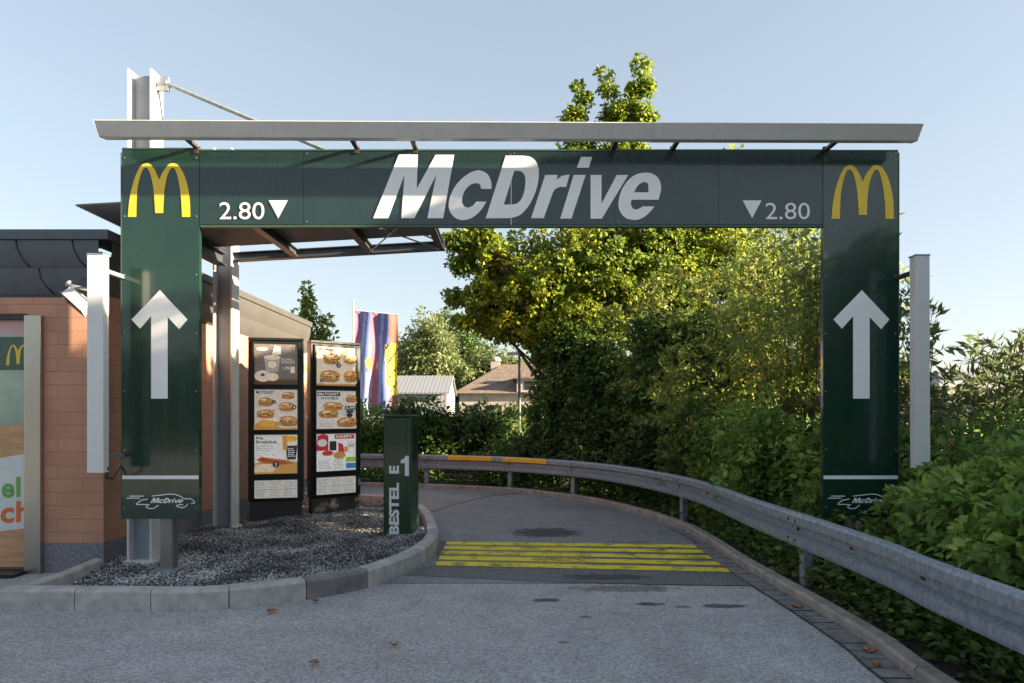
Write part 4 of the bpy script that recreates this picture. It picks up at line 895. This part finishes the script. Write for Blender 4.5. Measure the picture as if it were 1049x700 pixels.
# narrow leaved shrubs
twig_shrub('buddleia_shrub','loose narrow-leaved shrub with yellowing tips left of the right upright','shrub',(4.55,11.6,0),60,6.0,1.5,17,14,.135,.33,LM['willow'],group='narrow-leaved shrubs',bias=(0,0),reach=.75)
twig_shrub('buddleia_shrub','narrow-leaved shrub nearest to the right upright of the portal sign','shrub',(4.05,9.6,0),42,5.0,1.1,15,14,.12,.34,LM['willow'],group='narrow-leaved shrubs',reach=.6)
twig_shrub('buddleia_shrub','taller narrow-leaved shrub in front of the yellow green tree','shrub',(2.9,13.2,0),40,4.6,1.1,15,14,.135,.33,LM['willow'],group='narrow-leaved shrubs',reach=.7)
twig_shrub('buddleia_shrub','dull narrow-leaved shrub arching out right of the right upright against the sky','shrub',(5.2,8.3,0),38,3.3,1.3,15,14,.15,.30,LM['purple'],group='narrow-leaved shrubs',bias=(.15,0),reach=.6)
twig_shrub('buddleia_shrub','dull narrow-leaved shrub at the right edge in front of the parked cars','shrub',(7.3,9.8,0),26,2.6,1.2,12,12,.15,.28,LM['purple'],group='narrow-leaved shrubs',reach=.55)
twig_shrub('buddleia_shrub','short narrow-leaved shrub between the ivy and the fresh green shrub','shrub',(2.95,10.9,0),36,3.3,.8,13,13,.12,.36,LM['willow'],group='narrow-leaved shrubs',reach=.5)
# lower green shrubs along the rail
tree('leafy_shrub','fresh green shrub left of the right upright above the guardrail','shrub',(3.25,8.8,0),
 [(3.15,8.9,.9,.55,.8,.9),(3.5,7.9,.75,.45,.6,.75),(3.0,10.0,.8,.4,.8,.9)],520,34,.16,.085,.6,LM['bramble'],.03,limbs=25,group='shrubs behind the guardrail',detail=2)
tree('leafy_shrub','low shaded shrub filling the bend behind the guardrail posts','shrub',(2.75,11.3,0),
 [(2.85,11.2,.55,.5,1.2,.8),(2.3,13.0,.5,.6,.6,.8),(.2,15.6,.45,1.2,.35,.6)],520,32,.16,.085,.65,LM['mapledark'],.03,limbs=15,group='shrubs behind the guardrail')
# bramble hedge at the right
tree('bramble_bush','broad-leaved green hedge in front of the foot of the right upright','hedge',(3.6,5.6,0),
 [(3.55,6.05,.42,.40,.5,.52),(3.55,5.3,.55,.6,.7,.65),(4.5,5.9,.75,.8,.9,.72),(3.95,5.0,.7,.6,.7,.65),(5.2,6.9,.8,.9,.9,.8),(4.2,7.2,.7,.6,.6,.75)],1700,28,.14,.08,.6,LM['bramble'],.03,limbs=40,group='hedge along the right side',detail=2,shell=.75)
tree('bramble_bush','broad-leaved green hedge behind the nearest stretch of guardrail','hedge',(3.5,3.6,0),
 [(3.35,4.2,.45,.55,.8,.62),(3.35,3.0,.4,.55,.9,.6),(3.9,3.9,.65,.6,.9,.62),(4.0,2.5,.6,.6,.9,.6)],1500,28,.13,.078,.6,LM['bramble'],.03,limbs=30,group='hedge along the right side',detail=2,shell=.75)
twig_shrub('bramble_bush','loose arching bramble shoots rising a little right of the right upright','bramble',(3.95,5.75,0),16,1.5,.6,7,9,.085,.6,LM['bramble'],group='bramble shoots',reach=.4,detail=2)
twig_shrub('bramble_bush','loose arching bramble shoots at the right edge above the nearest guardrail','bramble',(4.0,4.7,0),18,1.5,.7,8,9,.085,.6,LM['bramble'],group='bramble shoots',reach=.45,detail=2)
# undergrowth below the rail, one mass of small leaves
U=[]
SO=arclen(KC)
for i in range(15000):
    s=random.uniform(3,SO[-1]-6); p,t=at(KC,SO,s); n=Vector((-t.y,t.x,0)); d_=random.uniform(.17,1.3)**1.0; h=(.05+random.random()**1.5*(.42 if d_>.35 else .28)); U.append(p+n*d_+Vector((0,0,h)))
U=np.array(U); Dd=rng.normal(size=U.shape); Dd[:,2]=abs(Dd[:,2])*.4
for i in range(0): pass
U2=[]
for i in range(6500):
    y=random.uniform(1.5,9.5); p,t=at(KC,SO,SO[-1]-1); 
    k=min(range(len(KC)),key=lambda j:abs(KC[j].y-y)); x=KC[k].x+random.uniform(.17,1.0)
    U2.append((x,y,.05+random.random()**1.3*(.12+.55*min(1,(x-KC[k].x)/.6))))
U2=np.array(U2); D2=rng.normal(size=U2.shape); D2[:,2]=abs(D2[:,2])*.3
V,Fc=leaf_mesh(U2,D2,.08*rng.uniform(.5,1.2,len(U2)),.62,2,upbias=1)
kind(np_mesh('ground_cover',V,Fc,LM['mapledark']),'stuff')
V,Fc=leaf_mesh(U,Dd,.085*rng.uniform(.5,1.2,len(U)),.6,2,upbias=.8)
kind(np_mesh('undergrowth',V,Fc,LM['mapledark']),'stuff')
# hedge beyond the far bend
for (x,y,h,lbl,lm,leaf) in ((-4.1,17.6,2.15,'bright green bush behind the menu boards and the order post','bramble',.10),(-2.2,17.3,2.0,'dark narrow bush right of the order post beyond the guardrail','ivy',.12),(-.7,17.2,1.75,'dark bush left of the street lamp beyond the guardrail','ivy',.12),(-6.6,17.8,2.1,'green bush mostly hidden behind the left menu board','mapledark',.10),(.55,17.9,1.9,'dark bush right of the street lamp pole','ivy',.11)):
    tree('hedge_bush',lbl,'bush',(x,y,0),[(x,y,h*.5,1.15,.7,h*.5),(x+.5,y-.2,h*.35,.8,.6,h*.4),(x-.5,y,h*.62,.6,.5,h*.33)],420,34,.2,leaf,.5,LM[lm],.04,group='bushes beyond the far bend',limbs=15)
twig_shrub('hedge_bush','thin reddish bush leaning over the dark hedge by the street lamp','bush',(-.3,17.6,0),20,2.3,.8,9,9,.11,.4,LM['willow'],group='bushes beyond the far bend',reach=.4)
# small tree behind the building
tree('young_tree','slim leafy young tree peeping over the end of the restaurant roof','tree',(-4.75,16.4,0),[(-4.8,16.4,3.2,.35,.3,1.2),(-4.75,16.4,4.25,.16,.15,.45),(-4.45,16.4,3.5,.25,.2,.5)],75,26,.14,.10,.7,LM['young'],.04,limbs=14)
# far trees
def far_tree(x,Y,py_top,w,label,lm,leaf=.34,clumps=420,n=5,z0=.3):
    H=P(0,py_top,Y).z; lob=[]
    for i in range(n):
        a=2*math.pi*i/n; lob.append((x+math.cos(a)*w*.45,Y+math.sin(a)*w*.3,H*random.uniform(.45,.72),w*.42,w*.4,H*random.uniform(.24,.34)))
    lob.append((x,Y,H*.72,w*.5,w*.4,H*.27)); lob.append((x,Y,H*.35,w*.8,w*.5,H*.3))
    tree('broadleaf_tree',label,'tree',(x,Y,0),lob,clumps,34,.55 if Y<60 else .7,leaf,.45,LM[lm],.3,group='far trees behind the shed and the house',limbs=40,droop=.6)
far_tree(P(438,0,62).x,62,318,4.0,'rounded pale willow behind the corrugated shed','pale',.36,620)
far_tree(P(406,0,66).x,66,342,3.2,'pale willow just right of the banner','pale',.36,420)
far_tree(P(478,0,72).x,72,332,3.8,'green tree between the willow and the old house','mapledark',.4,400)
far_tree(P(462,0,90).x,90,312,4.2,'tall darker tree rising behind the pale willow','mapledark',.45,380)
far_tree(P(585,0,75).x,75,350,7,'broad dark tree behind the old house','mapledark',.45,420)
far_tree(P(508,0,66).x,66,352,3.4,'pale green tree just behind the ridge of the old house','pale',.38,380)
far_tree(P(355,0,80).x,80,365,6,'green tree far behind the menu boards','mapledark',.45,300)
far_tree(P(690,0,80).x,80,370,7,'broad green tree seen through the shrubs beside the old house','mapledark',.45,260)
far_tree(P(800,0,80).x,80,375,7,'green tree far behind the narrow-leaved shrubs','mapledark',.45,260)
far_tree(P(905,0,85).x,85,385,6,'low green tree on the horizon left of the warehouse','mapledark',.45,220)
# street-side trees to the right of the lane that shade it
for (x,y,w,h,lbl) in ((7.7,7.4,1.1,5.45,'low round green tree beyond the bramble hedge, level with the narrow-leaved shrubs'),(7.7,5.4,1.2,6.1,'broad green tree beyond the bramble hedge, nearest to the portal sign'),(7.7,3.6,1.3,5.75,'green tree beside the lane, second behind the bramble hedge'),(7.8,1.2,1.7,4.9,'green tree beside the lane, third behind the bramble hedge'),(8.0,-1.8,1.9,5.2,'green tree beside the lane, farthest from the portal sign')):
    tree('unseen_tree',lbl,'tree',(x,y,0),[(x,y,4.4,w,w*1.1,.95),(x,y,4.0,w*.8,w*.9,.6)] if y>7 else [(x,y,h*.74,w*.8,w*.85,h*.24),(x,y,h*.52,w,w*1.05,h*.27),(x,y,h*.6,w*.7,w,h*.3),(x-.2,y,h*.25,w*.9,w,h*.25)],800,44,.3,.22,.8,LM['mapledark'],.12,group='trees right of the lane',limbs=30)

for i,(x,lbl) in enumerate(((-22,'round tree added behind the viewer to darken sign reflections, far left of its row'),(-14,'round tree added behind the viewer to darken sign reflections, left of the middle'),(-6,'round tree added behind the viewer to darken sign reflections, in the middle of its row'),(2,'round tree added behind the viewer to darken sign reflections, right of the middle'),(10,'round tree added behind the viewer to darken sign reflections, far right of its row'))):  # row added out of view so the sign panels mirror something dark
    h=5.0+.5*math.sin(i*2.1); tree('unseen_tree',lbl,'tree',(x,-24,0),[(x,-24,h*.6,3.6,1.5,h*.38),(x-2.5,-24,h*.4,3,1.5,h*.38),(x+2.5,-24,h*.4,3,1.5,h*.38)],330,30,.6,.42,.7,LM['mapledark'],.2,group='trees added behind the viewer',limbs=15)
# blossoms and fallen leaves
fm=mat('dry leaf',(.34,.15,.06),rough=.8,noise=.3,nscale=20)
LV=[(280,627,'curled brown leaf lying against the island kerb'),(323,680.5,'large pale brown leaf on the asphalt nearest the bottom edge'),(404,662,'brown leaf on the asphalt in front of the order post'),(325,616.5,'small rust-coloured leaf beside the stained kerb stone'),
    (889,668.5,'curled brown leaf on the gutter pavers, farthest from the bottom edge'),(898,682,'dark brown leaf on the gutter pavers between two others'),(935,690.5,'brown leaf against the right kerb nearest the bottom edge'),(818,623,'small dry leaf on the gutter below the guardrail post')]
for px,py,lbl in LV:
    p=G(px,py,.012); mb=MB(); s_=.045*random.uniform(.8,1.25); a0=random.uniform(0,6)
    pts=[]
    for k in range(14):
        a=2*math.pi*k/14; r_=s_*(1 if k%2 else .55)*(1+.3*math.cos(a)); pts.append((p.x+math.cos(a+a0)*r_,p.y+math.sin(a+a0)*r_*.9,.016+.022*abs(math.sin(a*1.5))))
    mb.add([(p.x,p.y,.017)]+pts,[(0,i+1,(i+1)%14+1) for i in range(14)])
    o=mb.build('fallen_leaf',fm,loc=(p.x,p.y,.01)); tag(o,lbl,'leaf','fallen leaves on the road')
mb=MB()
for i in range(420):
    y=2.2+random.random()**1.3*9; k=min(range(len(KC)),key=lambda j:abs(KC[j].y-y)); x=KC[k].x-random.random()**2*.45-.01; a=random.uniform(0,6.3); q=random.uniform(.004,.016)
    mb.add([(x+math.cos(a)*q,y+math.sin(a)*q,.019),(x-math.sin(a)*q*.5,y+math.cos(a)*q*.5,.024),(x-math.cos(a)*q,y-math.sin(a)*q,.019),(x+math.sin(a)*q*.5,y-math.cos(a)*q*.5,.021)],[(0,1,2,3)])
for i in range(260):
    k=random.randrange(len(IK)-8); t_=(IK[k+1]-IK[k]).normalized(); p_=IK[k].lerp(IK[k+1],random.random())+Vector((t_.y,-t_.x,0))*(random.random()**2*.3+.01); x,y=p_.x,p_.y; a=random.uniform(0,6.3); q=random.uniform(.003,.011)
    mb.add([(x+math.cos(a)*q,y+math.sin(a)*q,.019),(x-math.sin(a)*q*.5,y+math.cos(a)*q*.5,.023),(x-math.cos(a)*q,y-math.sin(a)*q,.019),(x+math.sin(a)*q*.5,y-math.cos(a)*q*.5,.021)],[(0,1,2,3)])
kind(mb.build('leaf_litter',leaf_mat('litter',[(0,(.04,.03,.02)),(.5,(.12,.08,.04)),(1,(.30,.20,.08))],trans=0,rough=.9)),'stuff')
fb=thing('wild_flower','single faded red blossom on the bramble hedge right of the right upright','flower',P(975,455,6.1))
c=P(975,455,6.1); mb=MB()
for k in range(14):
    v=Vector(rng.normal(size=3)).normalized(); s_=v.cross(Vector((0,0,1))).normalized()*.022; mb.add([c,c+v*.03+s_,c+v*.05,c+v*.03-s_],[(0,1,2,3)])
mb.build('blossom',mat('faded red petals',(.45,.07,.07),rough=.7),fb)
mb=MB(); mb.tube([(c.x+.05,c.y,.3),(c.x+.02,c.y,1.0),c],[.006,.005,.003],5); mb.build('stem',M['bark'],fb)

# ================================================================== light, sky, camera
SUN=Vector((4.6,-1.0,1.3)).normalized()
el=math.asin(SUN.z); az=math.atan2(SUN.x,SUN.y)
w=D.worlds.new('World'); SC.world=w; w.use_nodes=True; nt=w.node_tree
sky=nt.nodes.new('ShaderNodeTexSky'); sky.sky_type='NISHITA'; sky.sun_disc=False; sky.sun_elevation=el; sky.sun_rotation=az; sky.air_density=1.0; sky.dust_density=1.2; sky.ozone_density=1.6; sky.altitude=100
bg=nt.nodes['Background']; hz=nt.nodes.new('ShaderNodeHueSaturation'); hz.inputs['Saturation'].default_value=.9; hz.inputs['Value'].default_value=.91; gmm=nt.nodes.new('ShaderNodeGamma'); gmm.inputs[1].default_value=.52
nt.links.new(sky.outputs[0],gmm.inputs[0]); nt.links.new(gmm.outputs[0],hz.inputs['Color']); nt.links.new(hz.outputs[0],bg.inputs[0]); bg.inputs[1].default_value=.10
l=D.lights.new('sun','SUN'); l.energy=5.0; l.angle=R(.6); l.color=(1,.82,.58); lo=D.objects.new('sun',l); COL.objects.link(lo); lo.rotation_euler=SUN.to_track_quat('Z','Y').to_euler(); lo.location=(20,-5,12)
cam=D.cameras.new('camera'); co=D.objects.new('camera',cam); COL.objects.link(co); SC.camera=co
co.location=(0,0,EYE); co.rotation_euler=(R(90),0,0); cam.sensor_width=36; cam.lens=F/1049*36; cam.shift_y=(HY-350)/1049; cam.clip_end=2000; cam.clip_start=.05
vs_=SC.view_settings; vs_.view_transform='Standard'; vs_.look='None'; vs_.gamma=1; vs_.use_curve_mapping=False; vs_.exposure=2.38
SC.cycles.max_bounces=8; SC.cycles.transparent_max_bounces=8; SC.cycles.use_denoising=True
